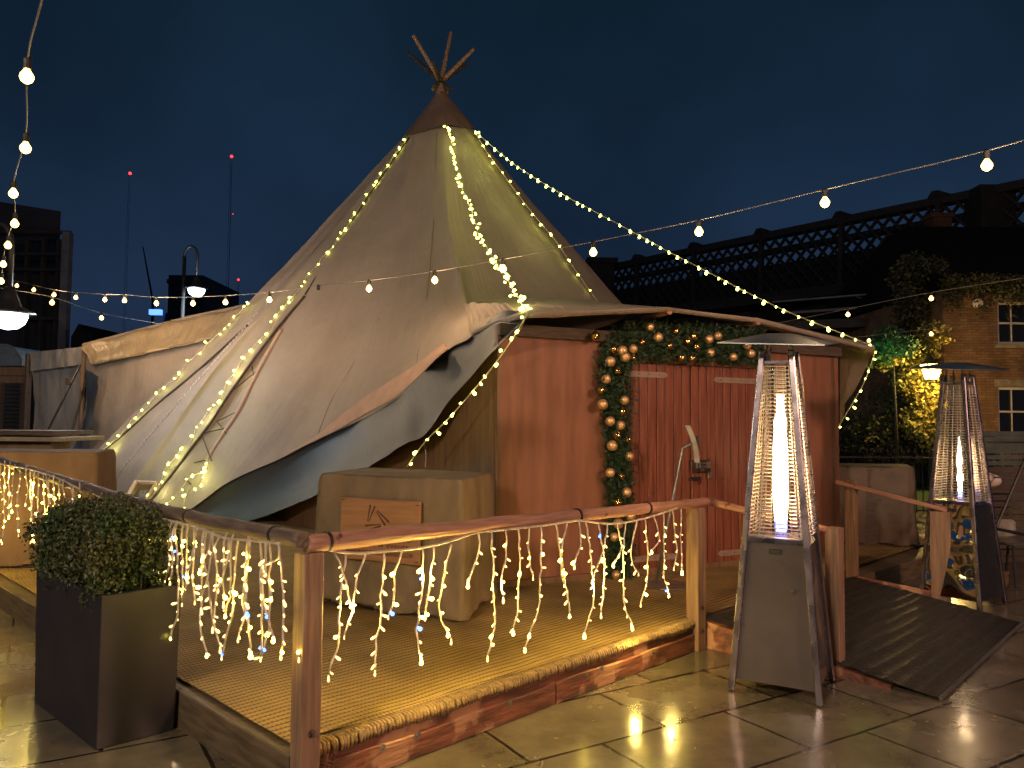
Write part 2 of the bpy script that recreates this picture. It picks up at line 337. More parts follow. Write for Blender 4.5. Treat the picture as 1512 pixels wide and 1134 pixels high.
def cr_pt(P, t):                          # Catmull-Rom over list, t in 0..1
    n = len(P)-1; x = min(max(t, 0), 1)*n; i = min(int(x), n-1); u = x-i
    p0 = P[max(i-1, 0)]; p1 = P[i]; p2 = P[i+1]; p3 = P[min(i+2, n)]
    if i == 0: p0 = p1*2-p2
    if i+2 > n: p3 = p2*2-p1
    return .5*((2*p1)+(p2-p0)*u+(2*p0-5*p1+4*p2-p3)*u*u+(3*p1-p0-3*p2+p3)*u**3)
def poly_pt(P, t):                        # by arc length, linear
    ls = [(P[i+1]-P[i]).length for i in range(len(P)-1)]; T = sum(ls)*min(max(t, 0), 1)
    for i, l in enumerate(ls):
        if T <= l or i == len(ls)-1: return P[i].lerp(P[i+1], T/l if l else 0)
        T -= l
def rel(P, n, smooth=True):               # resample evenly
    Q = [cr_pt(P, i/60) for i in range(61)] if smooth and len(P) > 2 else P
    return [poly_pt(Q, i/n) for i in range(n+1)]
def loft(ribs, nu=6, nv=40, linear=False, amp=.0, fs=1.0, closed=False, offs=None):
    rows = [rel(r, nv) for r in ribs]; m = MB(); grid = []
    nr = len(rows)-1
    for a in range(nr*nu+1):
        t = a/(nr*nu)
        if linear:
            x = t*nr; i = min(int(x), nr-1); u = x-i; col = [rows[i][j].lerp(rows[i+1][j], u) for j in range(nv+1)]
        else: col = [cr_pt([r[j] for r in rows], t) for j in range(nv+1)]
        grid.append(col)
    nx = len(grid)
    if amp or offs:
        new = []
        for a in range(nx):
            c = []
            for j in range(nv+1):
                p = grid[a][j]; du = grid[min(a+1, nx-1)][j]-grid[max(a-1, 0)][j]; dv = grid[a][min(j+1, nv)]-grid[a][max(j-1, 0)]
                n = du.cross(dv); n = n.normalized() if n.length > 1e-9 else V((0, -1, 0))
                d = amp*noise.noise(p*fs)+amp*.4*noise.noise(p*fs*2.7)
                if offs: d += offs(a/nu, j/nv)
                c.append(p+n*d)
            new.append(c)
        grid = new
    for c in grid: m.v += c
    m.uv = [(a/nx*len(ribs)/2, j/nv) for a in range(nx) for j in range(nv+1)]
    for a in range(nx-1):
        for j in range(nv): k = a*(nv+1)+j; m.f.append((k, k+nv+1, k+nv+2, k+1))
    return m

# ------------------------------------------------------------------ key points
z0 = .20                                             # deck level
C0 = V((-.90, 3.34, 0)); CR = V((1.33, 5.60, 0)); DR = (CR-C0).normalized()
DL = V((-.72, .694, 0)).normalized()
B0 = gnd(731, 868, z0); B0.z = 0; B1 = gnd(1241, 820, z0); B1.z = 0; DB = (B1-B0).normalized(); NB = V((DB.y, -DB.x, 0))
print('key', C0, CR, B0, B1, ray(0, 625), ray(1512, 625))

# ------------------------------------------------------------------ ground & deck
g = MB(); S = 260; n = 2
g.add([(-S, -60, 0), (S, -60, 0), (S, 2*S, 0), (-S, 2*S, 0)], [(0, 1, 2, 3)])
struct(g.build('ground', 'paving'))

pts = [C0+V((0, 0, 0)), V((1.40, 5.66, 0)), V((3.24, 7.32, 0)), V((5.5, 9.4, 0)), V((4.2, 16, 0)), V((-12, 18, 0)), C0+DL*9.4]
dk = thing('wooden_deck', 'raised timber deck with peeling red and grey fascia boards under the box entrance', 'deck', C0)
m = MB(); k = len(pts)
m.add([p+V((0, 0, z0-.012)) for p in pts]+[p+V((0, 0, z0-.05)) for p in pts], [tuple(range(k)), tuple(range(2*k-1, k-1, -1))]+[(i, k+i, k+(i+1) % k, (i+1) % k) for i in range(k)])
m.build('deck_top', 'boards', dk)
def board(A, B, z1, z2, th, mat, name, par, out=0.0, wob=0):
    D = (B-A).normalized(); L = (B-A).length; nn = V((D.y, -D.x, 0)); m = MB(); n = max(2, int(L/.06))
    for i in range(n+1):
        x = L*i/n; w = wob*noise.noise(V((x*2.1, z1*9, 3)))
        for (y, z) in ((-th-out, z1), (-th-out+.0, z2+w-.006), (-th+.006-out, z2+w), (-out, z2+w), (-out, z1)): m.v.append(V((x, y, z)))
    for i in range(n):
        for j in range(5): a = i*5+j; b = i*5+(j+1) % 5; m.f.append((b, a, a+5, b+5))
    m.f.append((0, 1, 2, 3, 4)); m.f.append((n*5+4, n*5+3, n*5+2, n*5+1, n*5))
    return m.build(name, mat, par, mw=frame(A, D))
board(C0+DR*.02, C0+DR*1.62, .004, .118, .035, 'fascia', 'fascia_board', dk, wob=.03)
board(C0+DR*1.63, CR, .004, .118, .035, 'fascia', 'fascia_board', dk, wob=.03)
board(C0+DR*.0, CR+DR*.02, .095, .188, .020, 'fascia', 'edge_board', dk)
Q = V((1.40, 5.66, 0)); Q2 = V((3.24, 7.32, 0))
board(Q, Q2, .0, .188, .03, 'greenwood', 'fascia_board', dk)
board(Q2, V((5.5, 9.4, 0)), .0, .188, .03, 'boards', 'fascia_board', dk)
a = 0
for L in (1.15, 1.25, 1.3, 1.7, 1.9, 2.0):
    A = C0+DL*(a+L); B = C0+DL*(a+.01); board(A, B, .0, .187, .03, 'boards', 'fascia_board', dk, wob=.004); a += L
# bolts on the fascia
for t in (.42, .62, 1.25, 1.9, 2.05, 2.6):
    m = MB(); p = C0+DR*t+V((DR.y, -DR.x, 0))*.036+V((0, 0, .12+.02*math.sin(t*9))); m.lathe(p, [(.016, 0), (.016, .003), (.007, .004), (.007, .009)], 12, ax=(DR.y, -DR.x, 0)); m.build('bolt', 'darkmetal', dk)

# rug
rug = thing('woven_rug', 'straw coloured woven jute rug covering the deck, with a looped overhanging edge', 'rug', C0)
fr = frame(C0, DR); fi = fr.inverted()
rp = [C0+DL*.06+DR*.02, CR+DL*.02, V((3.1, 7.4, 0)), V((5.3, 9.4, 0)), V((4.0, 15, 0)), V((-10, 15, 0)), C0+DL*8+DR*.12]
rl = [fi@V((p.x, p.y, 0)) for p in rp]
def inside(x, y, P):
    c = False; j = len(P)-1
    for i in range(len(P)):
        if (P[i].y > y) != (P[j].y > y) and x < (P[j].x-P[i].x)*(y-P[i].y)/(P[j].y-P[i].y)+P[i].x: c = not c
        j = i
    return c
m = MB(); gx, gy, st = 130, 80, .10; idx = {}
xs = [-6+i*.12 for i in range(110)]
ys = [i*.12 for i in range(0, 100)]
# polygon sheet with gentle ripples: build strips clipped per row
def rowclip(y):
    xx = []
    for i in range(len(rl)):
        p, q = rl[i], rl[(i+1) % len(rl)]
        if (p.y <= y < q.y) or (q.y <= y < p.y): xx.append(p.x+(q.x-p.x)*(y-p.y)/(q.y-p.y))
    return (min(xx), max(xx)) if len(xx) >= 2 else None
rows = []; yy = max(.001, min(p.y for p in rl)+.001); ymax = max(p.y for p in rl)-.01
NX = 110; y = yy
while y < ymax:
    c = rowclip(y)
    if c: rows.append((y, c))
    y += .05 if y < 4 else .25
for (y, (xa, xb)) in rows:
    for i in range(NX+1):
        x = xa+(xb-xa)*i/NX; z = z0+.006+.006*noise.noise(V((x*1.7, y*1.7, 0)))+.004*noise.noise(V((x*5, y*6, 2)))
        m.v.append(V((x, y, z)))
for r_ in range(len(rows)-1):
    for i in range(NX): a = r_*(NX+1)+i; m.f.append((a, a+1, a+NX+2, a+NX+1))
m.build('rug_sheet', 'rug', rug, mw=fr, smooth=True)
m = MB(); x = .03; i = 0
while x < (CR-C0).length-.02:
    drop = .030+.020*noise.noise(V((x*2.2, 0, 5)))+.008*rnd.random(); j = rnd.uniform(-.003, .003)
    o = .010*noise.noise(V((x*3, 1, 0)))
    m.tube([(x, .05, z0+.010), (x+j, .0, z0+.013), (x+j, -.028-o, z0+.008), (x+j*2, -.036-o, z0-.010), (x+j*2, -.034-o, z0-drop)], [.006, .0095, .0102, .0095, .006], 6)
    x += .0205; i += 1
m.build('fringe', 'fringe', rug, mw=fr, smooth=True)
# ragged end of the rug by the corner post
m = MB()
for i in range(26):
    x = rnd.uniform(0, .16); p = V((x, -.042, z0-.02-rnd.random()*.03)); m.tube([p, p+V((rnd.uniform(-.02, .02), -.005, -.025)), p+V((rnd.uniform(-.03, .03), -.006, -.05))], .0028, 5)
m.build('frayed_end', M['fascia'], rug, mw=fr)

# ------------------------------------------------------------------ fences
def square_post(p, h, w, rz, mat, name, par, top=True):
    m = MB(); n = 9
    for i in range(n+1):
        z = h*i/n; o = [V((a*w/2+.003*noise.noise(V((a, b, z*3))), b*w/2+.003*noise.noise(V((a, b, z*4+7))), z)) for a, b in ((-1, -1), (1, -1), (1, 1), (-1, 1))]
        m.v += o
    for i in range(n):
        for k_ in range(4): m.f.append((i*4+k_, i*4+(k_+1) % 4, i*4+4+(k_+1) % 4, i*4+4+k_))
    m.f.append((3, 2, 1, 0)); m.f.append(tuple(n*4+q for q in range(4)))
    mw = Matrix.Translation(p) @ Matrix.Rotation(rz, 4, 'Z')
    o = m.build(name, mat, par, mw=mw); b = o.modifiers.new('bevel', 'BEVEL'); b.width = .005; b.segments = 2; return o
def post_bolt(par, p, D):
    m = MB(); m.lathe(p, [(.017, 0), (.017, .004), (.009, .005), (.009, .012)], 12, ax=(D.x, D.y, 0)); return m.build('bolt', 'lockmetal', par)
def log_rail(A, B, r0, r1, mat, par, bands=(), name='rail', sag=0):
    D = B-A; L = D.length; m = MB(); n = max(8, int(L/.07))
    m.tube([V((L*i/n, .004*noise.noise(V((i*.4, 0, A.x))), .006*noise.noise(V((i*.35, 4, A.y)))-sag*4*(i/n)*(1-i/n))) for i in range(n+1)],
           [r0+(r1-r0)*i/n+.0025*noise.noise(V((i*.7, 2, 2))) for i in range(n+1)], 16)
    o = m.build(name, mat, par, mw=frame(A, D), smooth=False)
    for p in o.data.polygons: p.use_smooth = len(p.vertices) == 4
    for t in bands:
        q = MB(); q.tube([V((L*t-.006, 0, -sag*4*t*(1-t))), V((L*t+.006, 0, -sag*4*t*(1-t)))], max(r0, r1)+.004, 18); q.build('tape_band', 'iron', o, mw=Matrix.Identity(4)).matrix_basis = Matrix.Identity(4)
    return o
angR = math.atan2(DR.y, DR.x)
f1 = thing('log_fence', 'reddish log rail fence on square posts along the front right edge of the deck', 'fence', C0)
square_post(C0+DR*.01+V((DR.y, -DR.x, 0))*.05, 1.045, .092, angR, 'post_red', 'post', f1)
square_post(CR+V((0, -.02, 0)), 1.005, .10, angR, 'greenwood' if 0 else 'post_red', 'post', f1)
RA = onp(452, 803, C0+V((DR.y, -DR.x, 0))*.07, DR); RB = onp(1046, 741, CR, DR)
log_rail(RA, RB, .040, .034, 'rail', f1, (.03, .54, .76))
rampR = V((2.07, 5.06, 0))
log_rail(RB+V((.02, 0, 0)), V((2.07, 5.06, .92)), .026, .026, 'rail', f1, name='short_rail')
square_post(rampR+V((.04, 0, 0)), .94, .09, angR, 'post_red', 'post', f1)
NF = V((DR.y, -DR.x, 0))
for z_ in (.14, .30): post_bolt(f1, C0+DR*.01+NF*.097+V((0, 0, z_)), NF); post_bolt(f1, CR+V((0, -.02, 0))+NF*.051+V((0, 0, z_)), NF)
f2 = thing('log_fence', 'grey log rail fence running back along the left edge of the deck behind the planter', 'fence', C0+DL)
NL = V((-DL.y, DL.x, 0))                    # outward (to the left front)
if NL.y > 0: NL = -NL
PL = C0+DL*2.77
square_post(PL+NL*.05, 1.07, .10, math.atan2(DL.y, DL.x), 'post_red', 'post', f2)
PL2 = C0+DL*7.2; square_post(PL2+NL*.05, 1.2, .10, math.atan2(DL.y, DL.x), 'post_red', 'post', f2)
La = onp(449, 797, C0+NL*.04, DL); Lb = onp(131, 722, C0+NL*.06, DL); Lc = onp(-40, 664, C0+NL*.06, DL)
log_rail(La, Lb, .036, .036, 'rail_grey', f2, (.09, .42, .72), sag=.02)
log_rail(Lb+V((0, 0, .003)), Lc, .036, .034, 'rail_grey', f2, (.5,), sag=.015)

# ------------------------------------------------------------------ icicle light curtains
bulb_me = {}
def point(nm, p, W, col, r):
    l = bpy.data.lights.new(nm, 'POINT'); l.energy = W; l.color = col; l.shadow_soft_size = r; o = bpy.data.objects.new(nm, l); C.objects.link(o); o.location = p; return o
def bulb_mesh(key, mat, r, l):
    m = MB(); m.lathe((0, 0, 0), [(r*.55, 0), (r*.7, -l*.35), (r, -l*.6), (r*.9, -l*.85), (r*.35, -l)], 7)
    o = m.build('tmp', mat, smooth=True); me = o.data; me.name = key; bpy.data.objects.remove(o); bulb_me[key] = me
bulb_mesh('icicle_hi', 'ice_hi', .0080, .026); bulb_mesh('icicle_dim', 'fairy_dim', .0055, .030); bulb_mesh('icicle_blue', 'ice_blue', .0085, .024)
bulb_mesh('fairy', 'fairy', .016, .046)
bulb_mesh('fairy_near', 'fairy', .012, .034)
M_ = Matrix
def put_bulb(par, key, p, d, name='bulb'):
    o = bpy.data.objects.new(name, bulb_me[key]); C.objects.link(o); o.parent = par
    o.matrix_basis = M_.Translation(p-par.location) @ V((0, 0, -1)).rotation_difference(V(d).normalized()).to_matrix().to_4x4() @ M_.Scale(rnd.uniform(.6, 1.3), 4); return o
def bake(par, items, name='bulb'):
    for key in set(k for k, _, _ in items):
        me = bulb_me[key]; m = MB()
        for k, p, d in items:
            if k != key: continue
            q = V((0, 0, -1)).rotation_difference(V(d).normalized()).to_matrix()
            s_ = rnd.uniform(.6, 1.3); m.add([p+q@v.co*s_ for v in me.vertices], [tuple(f.vertices) for f in me.polygons])
        o = m.build(name, me.materials[0], par, smooth=True); o['kind'] = 'stuff'
def icicles(label, loc, cable, strands, plane, toward, seed, ph=.42, limit=100, sp=.062, npt=10, wpt=3.2):
    rn = random.Random(seed); t = thing('icicle_lights', label, 'string lights', loc, 'curtains of icicle lights on the fence rails')
    P, D = plane
    m = MB()
    for seg in cable: m.tube(rel([onp(x, y, P, D) for x, y in seg], 30), .0062, 6)
    m.build('cable', 'white_wire', t, smooth=True)
    items = []
    for (x1, y1, x2, y2) in strands:
        A = onp(x1, y1, P, D); B = onp(x2, y2, P, D); L = (B-A).length; k_ = max(3, int(L/.045)); Q = []
        bend = rn.uniform(-.045, .045)
        side = rn.choice((-1, 1)); hook = rn.random() < .55
        for i in range(k_+1):
            u = i/k_; p = A.lerp(V((A.x*(1-u*.0), A.y, B.z)), u) if False else A.lerp(B, u)
            lat = bend*math.sin(u*3.14)+.010*noise.noise(V((u*L*9, x1, seed)))+.006*((i % 2)*2-1)*.5
            if hook and u > .75: lat += side*(u-.75)*.26
            Q.append(p+D*lat+toward*(.014*noise.noise(V((u*L*8, x1, 9+seed)))))
        m = MB(); m.tube(rel(Q, k_*2), .0052, 5); m.build('strand', 'white_wire', t, smooth=True)
        s_ = .07+rn.random()*.03
        while s_ < L:
            p = poly_pt(Q, s_/L); sd = rn.choice((-1, 1)); d = D*sd*rn.uniform(.4, 1)+V((0, 0, -rn.uniform(.1, .8)))+toward*rn.uniform(-.3, .5)
            r = rn.random(); key = 'icicle_blue' if r < .05 else ('icicle_hi' if r < .05+ph else 'icicle_dim')
            items.append((key, p, d)); s_ += rn.uniform(.6, 1.35)*sp
        items.append(('icicle_hi' if rn.random() < .4 else 'icicle_dim', Q[-1], V((0, 0, -1))))
    items.sort(key=lambda a: a[1].y)
    for it in items[:limit]: put_bulb(t, *it)
    if len(items) > limit: bake(t, items[limit:])
    his = [p for k_, p, d in items if k_ == 'icicle_hi']; rn.shuffle(his)
    for p in his[:npt]: point('icicle_bulb_light', p+toward*.02-V((0, 0, .03)), wpt, (1, .70, .16), .015)
    return t
DRh = V((DR.x, DR.y, 0)); DLh = V((DL.x, DL.y, 0))
pr = (C0+V((DR.y, -DR.x, 0))*.075, DRh)
rs = [(511, 816, 504, 992), (492, 814, 517, 893), (541, 816, 526, 934), (568, 816, 552, 990), (594, 814, 590, 905), (624, 809, 606, 977), (641, 808, 629, 906), (667, 804, 652, 947), (707, 787, 690, 861),
      (727, 784, 734, 964), (747, 783, 729, 884), (766, 782, 759, 932), (799, 777, 787, 953), (782, 779, 786, 851), (821, 774, 842, 907), (838, 772, 833, 863), (855, 769, 848, 832), (865, 770, 874, 932),
      (897, 773, 874, 857), (884, 773, 888, 905), (911, 773, 915, 830), (924, 771, 925, 928), (941, 768, 933, 848), (953, 767, 955, 888), (966, 763, 971, 811), (980, 757, 979, 880), (993, 753, 1003, 836), (1006, 752, 1007, 843), (464, 812, 461, 966)]
icicles('icicle lights hanging from the reddish right-hand rail in front of the rug and hessian plinth', C0+DR*.5, [[(466, 806), (490, 814), (530, 817), (571, 814), (622, 809), (665, 799), (701, 787), (737, 783), (801, 776), (853, 768)], [(853, 768), (895, 773), (926, 771), (964, 762), (1000, 750)]],
        rs, pr, V((DR.y, -DR.x, 0)), 3, ph=.20)
pl = (C0+NL*.10, DLh)
def c3(x, y): return x/2.6125, 700+y/2.6125
ls = [c3(705, 195)+c3(705, 450), c3(745, 205)+c3(722, 385), c3(790, 215)+c3(845, 665), c3(815, 230)+c3(775, 365), c3(845, 240)+c3(800, 480), c3(880, 250)+c3(845, 440), c3(920, 250)+c3(875, 712), c3(960, 255)+c3(930, 580), c3(1000, 260)+c3(1005, 690),
      c3(1025, 260)+c3(1045, 475), c3(1070, 270)+c3(1085, 690), c3(1080, 270)+c3(1050, 355), c3(660, 180)+c3(668, 320), c3(680, 180)+c3(672, 420)]
for q_ in range(11):
    x = 262+q_*14+rnd.uniform(-4, 4); y = 772+(x-262)*.20; ls.append((x, y, x+rnd.uniform(-9, 9), y+rnd.uniform(70, 185)))
x = 150
while x < 250:
    y = 727+(x-150)*.43; ls.append((x, y, x+rnd.uniform(-5, 5), y+rnd.uniform(35, 150))); x += rnd.uniform(5, 11)
icicles('icicle lights hanging from the grey left-hand rail between the planter and the corner post', C0+DL*.8, [[c3(375, 85), c3(500, 130), c3(620, 170), c3(760, 205), c3(860, 245), c3(960, 255), c3(1080, 268)]], ls, pl, NL, 5, ph=.26, wpt=.12)
ls = []; x = -30
while x < 118:
    y = 672+(x)*.30+rnd.uniform(4, 12); ls.append((x, y, x+rnd.uniform(-6, 6), y+rnd.uniform(45, 135) if x < 100 else y+rnd.uniform(30, 60))); x += rnd.uniform(4, 9)
icicles('dense icicle lights hanging from the far end of the grey rail, left of the planter', C0+DL*4, [[(-30, 668), (0, 684), (40, 692), (80, 704), (118, 722)]], ls, pl, NL, 8, ph=.45, sp=.085, wpt=1.6)

# ------------------------------------------------------------------ timber box entrance
bx = thing('entrance_box', 'reddish plywood entrance box with boarded double doors in front of the tent', 'timber entrance', B0)
SD = V((-.58, .81, 0)).normalized(); L0 = (B1-B0).length; HB = 2.46
NS = V((-SD.y, SD.x, 0))
if NS.y > 0: NS = -NS
def wall(A, D, L, z1, z2, th, mat, name, par, inn=1):
    m = MB(); nn = V((-D.y, D.x, 0))*inn
    m.hexa([A+V((0, 0, z1)), A+D*L+V((0, 0, z1)), A+D*L+nn*th+V((0, 0, z1)), A+nn*th+V((0, 0, z1))], [A+V((0, 0, z2)), A+D*L+V((0, 0, z2)), A+D*L+nn*th+V((0, 0, z2)), A+nn*th+V((0, 0, z2))])
    return m.build(name, mat, par)
def wx(px, py=700): p = onp(px, py, B0, DB); return (V((p.x, p.y, 0))-B0).dot(DB), p.z
xd0 = wx(914)[0]; xd1 = wx(1018)[0]; xd2 = xd1+(xd1-xd0)*1.12
zt = wx(1000, 538)[1]
wall(B0, DB, xd0, z0, HB, .06, 'ply', 'front_panel', bx)
wall(B0+DB*(xd2), DB, L0-xd2, z0, HB, .06, 'ply', 'front_panel', bx)
wall(B0+DB*xd0, DB, xd2-xd0, zt, HB, .06, 'ply', 'lintel_panel', bx)
# side wall stepping back along the tent, in sheets with lapped joints
wt = [(731, 517), (700, 548), (664, 592), (627, 636), (598, 655), (575, 664), (550, 682), (500, 712), (417, 748), (360, 768)]
wq = [onp(x, y, B0, SD)+V((0, 0, .03)) for x, y in wt]
for i0, i1 in ((0, 3), (3, 6), (6, 9)):
    m = MB(); seg = wq[i0:i1+1]; k_ = len(seg)
    fr0 = [V((p.x, p.y, z0)) for p in seg]; al = fr0+seg; bk_ = [p-NS*.03 for p in al]
    m.v = al+bk_; n2_ = 2*k_
    for i in range(k_-1): m.f += [(i, i+1, k_+i+1, k_+i), (n2_+i+1, n2_+i, n2_+k_+i, n2_+k_+i+1), (k_+i, k_+i+1, n2_+k_+i+1, n2_+k_+i)]
    m.f += [(0, k_, n2_+k_, n2_), (k_-1, n2_+k_-1, n2_+2*k_-1, 2*k_-1)]
    m.build('side_panel', 'plyside', bx)
wall(B1-DB*.06, V((-DB.y, DB.x, 0)), 3.2, z0, HB-.02, .06, 'plyside', 'side_panel', bx)
m = MB(); m.box(B0+DB*.012+V((0, 0, 1.3))+NB*.006, (.03, .014, 2.3), math.atan2(DB.y, DB.x)); m.build('corner_strip', 'plyside', bx)
m = MB(); m.box(B0+DB*(L0/2)+V((0, 0, HB-.05))+NB*.03, (L0, .05, .10), math.atan2(DB.y, DB.x)); m.build('shaded_eaves_board', 'timber_dk', bx)  # dark timber stands in for the shadow under the eave
m = MB(); m.box(B0+DB*(L0/2)+V((0, 0, z0+.03))+NB*.02, (L0, .035, .05), math.atan2(DB.y, DB.x)); m.build('base_board', 'plyside', bx)
def door(x1, x2, lab, flip):
    d = MB(); n = max(5, round((x2-x1)/.098)); w = (x2-x1)/n
    for i in range(n):
        o = rnd.uniform(-.0015, .0015)
        d.box((x1+(i+.5)*w, -.012+o, (z0+.03+zt-.01)/2), (w-.009, .024, zt-z0-.04), bev=.004)
    o = d.build('door', 'door', bx, mw=frame(B0, DB), label=lab)
    return o
b = MB(); b.box(((xd0+xd2)/2, .03, (z0+zt)/2), (xd2-xd0, .03, zt-z0)); b.build('door_backing', 'iron', bx, mw=frame(B0, DB))
d1 = door(xd0+.01, xd1-.004, 'left leaf of the red boarded doors', 0); d2 = door(xd1+.004, xd2-.01, 'right leaf of the red boarded doors, carrying the lock', 1)
I4 = Matrix.Identity(4)
def strap(d, x1, x2, z, tipside):
    m = MB(); w = .028
    if tipside > 0: P2 = [(x1, -w), (x2-.03, -w), (x2, -w*.2), (x2-.01, w*.3), (x2-.03, w), (x1, w)]
    else: P2 = [(x1, -w*.2), (x1+.03, -w), (x2, -w), (x2, w), (x1+.03, w), (x1+.012, w*.3)]
    n = len(P2)
    m.add([V((a, -.034, z+b_)) for a, b_ in P2]+[V((a, -.026, z+b_)) for a, b_ in P2], [tuple(range(n)), tuple(range(2*n-1, n-1, -1))]+[(i, n+i, n+(i+1) % n, (i+1) % n) for i in range(n)])
    o = m.build('strap_hinge', 'gal', d, mw=I4); o.matrix_basis = I4
    m = MB()
    for i in range(4): m.lathe((x1+(x2-x1)*(i+.6)/4.4, -.034, z), [(.007, 0), (.006, .002), (.003, .003)], 8, ax=(0, -1, 0))
    q = m.build('screws', 'lockmetal', o, mw=I4); q.matrix_basis = I4
za = wx(950, 553)[1]; zb = wx(1080, 562)[1]; zc = wx(950, 824)[1]
strap(d1, xd0+.01, wx(983)[0], za, 1); strap(d2, wx(1051)[0], xd2-.02, zb, -1)
strap(d1, xd0+.01, wx(996)[0], zc, 1); strap(d2, wx(1056)[0], xd2-.02, wx(1080, 815)[1], -1)
# lock
lx = wx(1018)[0]; lz = wx(1030, 692)[1]
def lpos(px, py): a, z = wx(px, py); return a, z
m = MB(); a, z = lpos(1030, 688); m.box((a, -.045, z), (.25, .03, .12), bev=.006)
m.build('rim_lock', 'lockmetal', d2, mw=I4).matrix_basis = I4
lk = d2.children[-1]
m = MB()
for dz in (.028, -.002): m.tube([(a-.08, -.066, z+dz), (a+.10, -.066, z+dz)], .009, 10)
for dx in (-.07, -.03, .06, .09): m.box((a+dx, -.068, z+.013), (.012, .025, .07), bev=.003)
m.build('slide_bolt', 'darkmetal', d2, mw=I4).matrix_basis = I4
m = MB(); a2, z2 = lpos(1022, 706); m.box((a2, -.05, z2), (.13, .03, .03), bev=.004); m.tube([(a2-.06, -.06, z2), (a2-.09, -.085, z2-.01)], .008, 8)
m.tube([(a2+.04+.022*math.cos(t*.5), -.06, z2-.035+.024*math.sin(t*.5)) for t in range(14)], .004, 6)
m.build('hasp', 'iron', d2, mw=I4).matrix_basis = I4
m = MB(); a3, z3 = lpos(1042, 702); m.box((a3, -.055, z3), (.045, .03, .05), bev=.006); m.tube([(a3-.015, -.055, z3+.02), (a3-.015, -.055, z3+.05), (a3+.015, -.055, z3+.05), (a3+.015, -.055, z3+.02)], .004, 6)
m.build('padlock', 'darkmetal', d2, mw=I4).matrix_basis = I4

# bent pole stand with blade, by the door
sp_ = gnd(985, 866, z0)
st = thing('bent_pole_stand', 'thin grey bent pole with a pale curved blade, standing by the doors', 'stand', (sp_.x, sp_.y, z0+.01))
dd = sp_.y
m = MB(); m.lathe((sp_.x, sp_.y, z0+.012), [(.20, 0), (.20, .006), (.17, .014), (.02, .018)], 28); m.build('foot', 'darkmetal', st, smooth=False)
P0 = at(969, 861, dd-.02); P1 = at(1008, 662, dd); P2 = at(1022, 655, dd)
m = MB(); m.tube([P0, P0.lerp(P1, .5), P1, (P1+P2)/2+V((0, 0, .004)), P2], .015, 10); m.build('pole', 'darkmetal', st, smooth=True)
m = MB(); bl = rel([at(1015, 628, dd), at(1022, 645, dd), at(1027, 663, dd), at(1029, 683, dd)], 12)
for i, p in enumerate(bl):
    for (x, y) in ((-.022, -.006), (.022, -.01), (.022, .03), (-.022, .02)): m.v.append(p+V((x, y, 0)))
for i in range(12):
    for k_ in range(4): m.f.append((i*4+k_, i*4+(k_+1) % 4, i*4+4+(k_+1) % 4, i*4+4+k_))
m.f.append((3, 2, 1, 0)); m.f.append((48, 49, 50, 51)); m.build('blade', 'cushion', st)
m = MB(); q = at(1030, 650, dd+.02); m.box(q, (.03, .02, .07), bev=.004); m.build('clip', 'iron', st)

# ------------------------------------------------------------------ garland with baubles
gl = thing('christmas_garland', 'green needle garland with gold baubles framing the top and left of the doors', 'garland', B0+DB*xd0+V((0, 0, 1)))
rn = random.Random(21); m = MB()
def sprig(m, c, rad):
    # small branch of needles
    d = V((rn.gauss(0, 1), rn.gauss(0, 1), rn.gauss(0, 1))); d = (d.normalized()+NB*.5).normalized()
    L = rad; 
    for i in range(11):
        p = c+d*L*(i/11); o = Matrix.Rotation(rn.random()*6.28, 3, d)@d.orthogonal().normalized(); t = (o+d*.6).normalized()*rn.uniform(.018, .032)
        w = t.cross(d).normalized()*.0038
        m.add([p-w, p+w, p+t+w*.4, p+t-w*.4], [(0, 1, 2, 3)])
path = [onp(909, 858, B0, DB), onp(907, 700, B0, DB), onp(903, 600, B0, DB), onp(902, 530, B0, DB), onp(925, 506, B0, DB), onp(1000, 508, B0, DB), onp(1085, 512, B0, DB), onp(1122, 514, B0, DB)]
pp = rel(path, 220)
for i, c in enumerate(pp):
    w = .155*(1+.25*noise.noise(V((i*.15, 0, 0))))*(.78 if i < 90 else 1.08)
    for k_ in range(22):
        tng = (pp[min(i+1, 220)]-pp[max(i-1, 0)]).normalized(); o = tng.cross(NB).normalized()
        p = c+o*rn.uniform(-1, 1)*w+NB*(.03+abs(rn.gauss(0, .045)))+tng*rn.uniform(-.015, .015)
        sprig(m, p, .07)
m.build('needles', 'needle', gl)
m = MB(); m.tube([p+NB*.03 for p in rel(path, 60)], .035, 8); m.build('stem', M['leaf_d'], gl)
sh = [(879, 496), (906, 516), (934, 528), (912, 548), (888, 576), (948, 505), (998, 489), (989, 511), (1006, 528), (1022, 529), (1015, 504), (1024, 497), (1028, 512), (1093, 502), (919, 608), (911, 643), (927, 649), (918, 703), (912, 742)]
mt_ = [(919, 518), (935, 515), (923, 527), (901, 534), (895, 560), (922, 591), (890, 597), (960, 483), (972, 498), (1047, 501), (1060, 496), (1049, 521), (1083, 527), (1103, 510), (1109, 522), (901, 622), (916, 628), (904, 658), (929, 674), (901, 698), (925, 727), (931, 762), (913, 773), (907, 793), (910, 849)]
def bauble_me(nm, mat, r):
    m = MB(); m.ball((0, 0, 0), r, 18); o = m.build('tmp', mat, smooth=True); me = o.data; bpy.data.objects.remove(o)
    c = MB(); c.lathe((0, 0, r-.002), [(.009, 0), (.009, .012), (.003, .013), (.003, .02)], 10); oc = c.build('tmp', 'bauble_s'); mc = oc.data; bpy.data.objects.remove(oc); return me, mc
bm_, bc_ = bauble_me('matte', 'bauble_m', .045); bs_, bcs = bauble_me('shiny', 'bauble_s', .040)
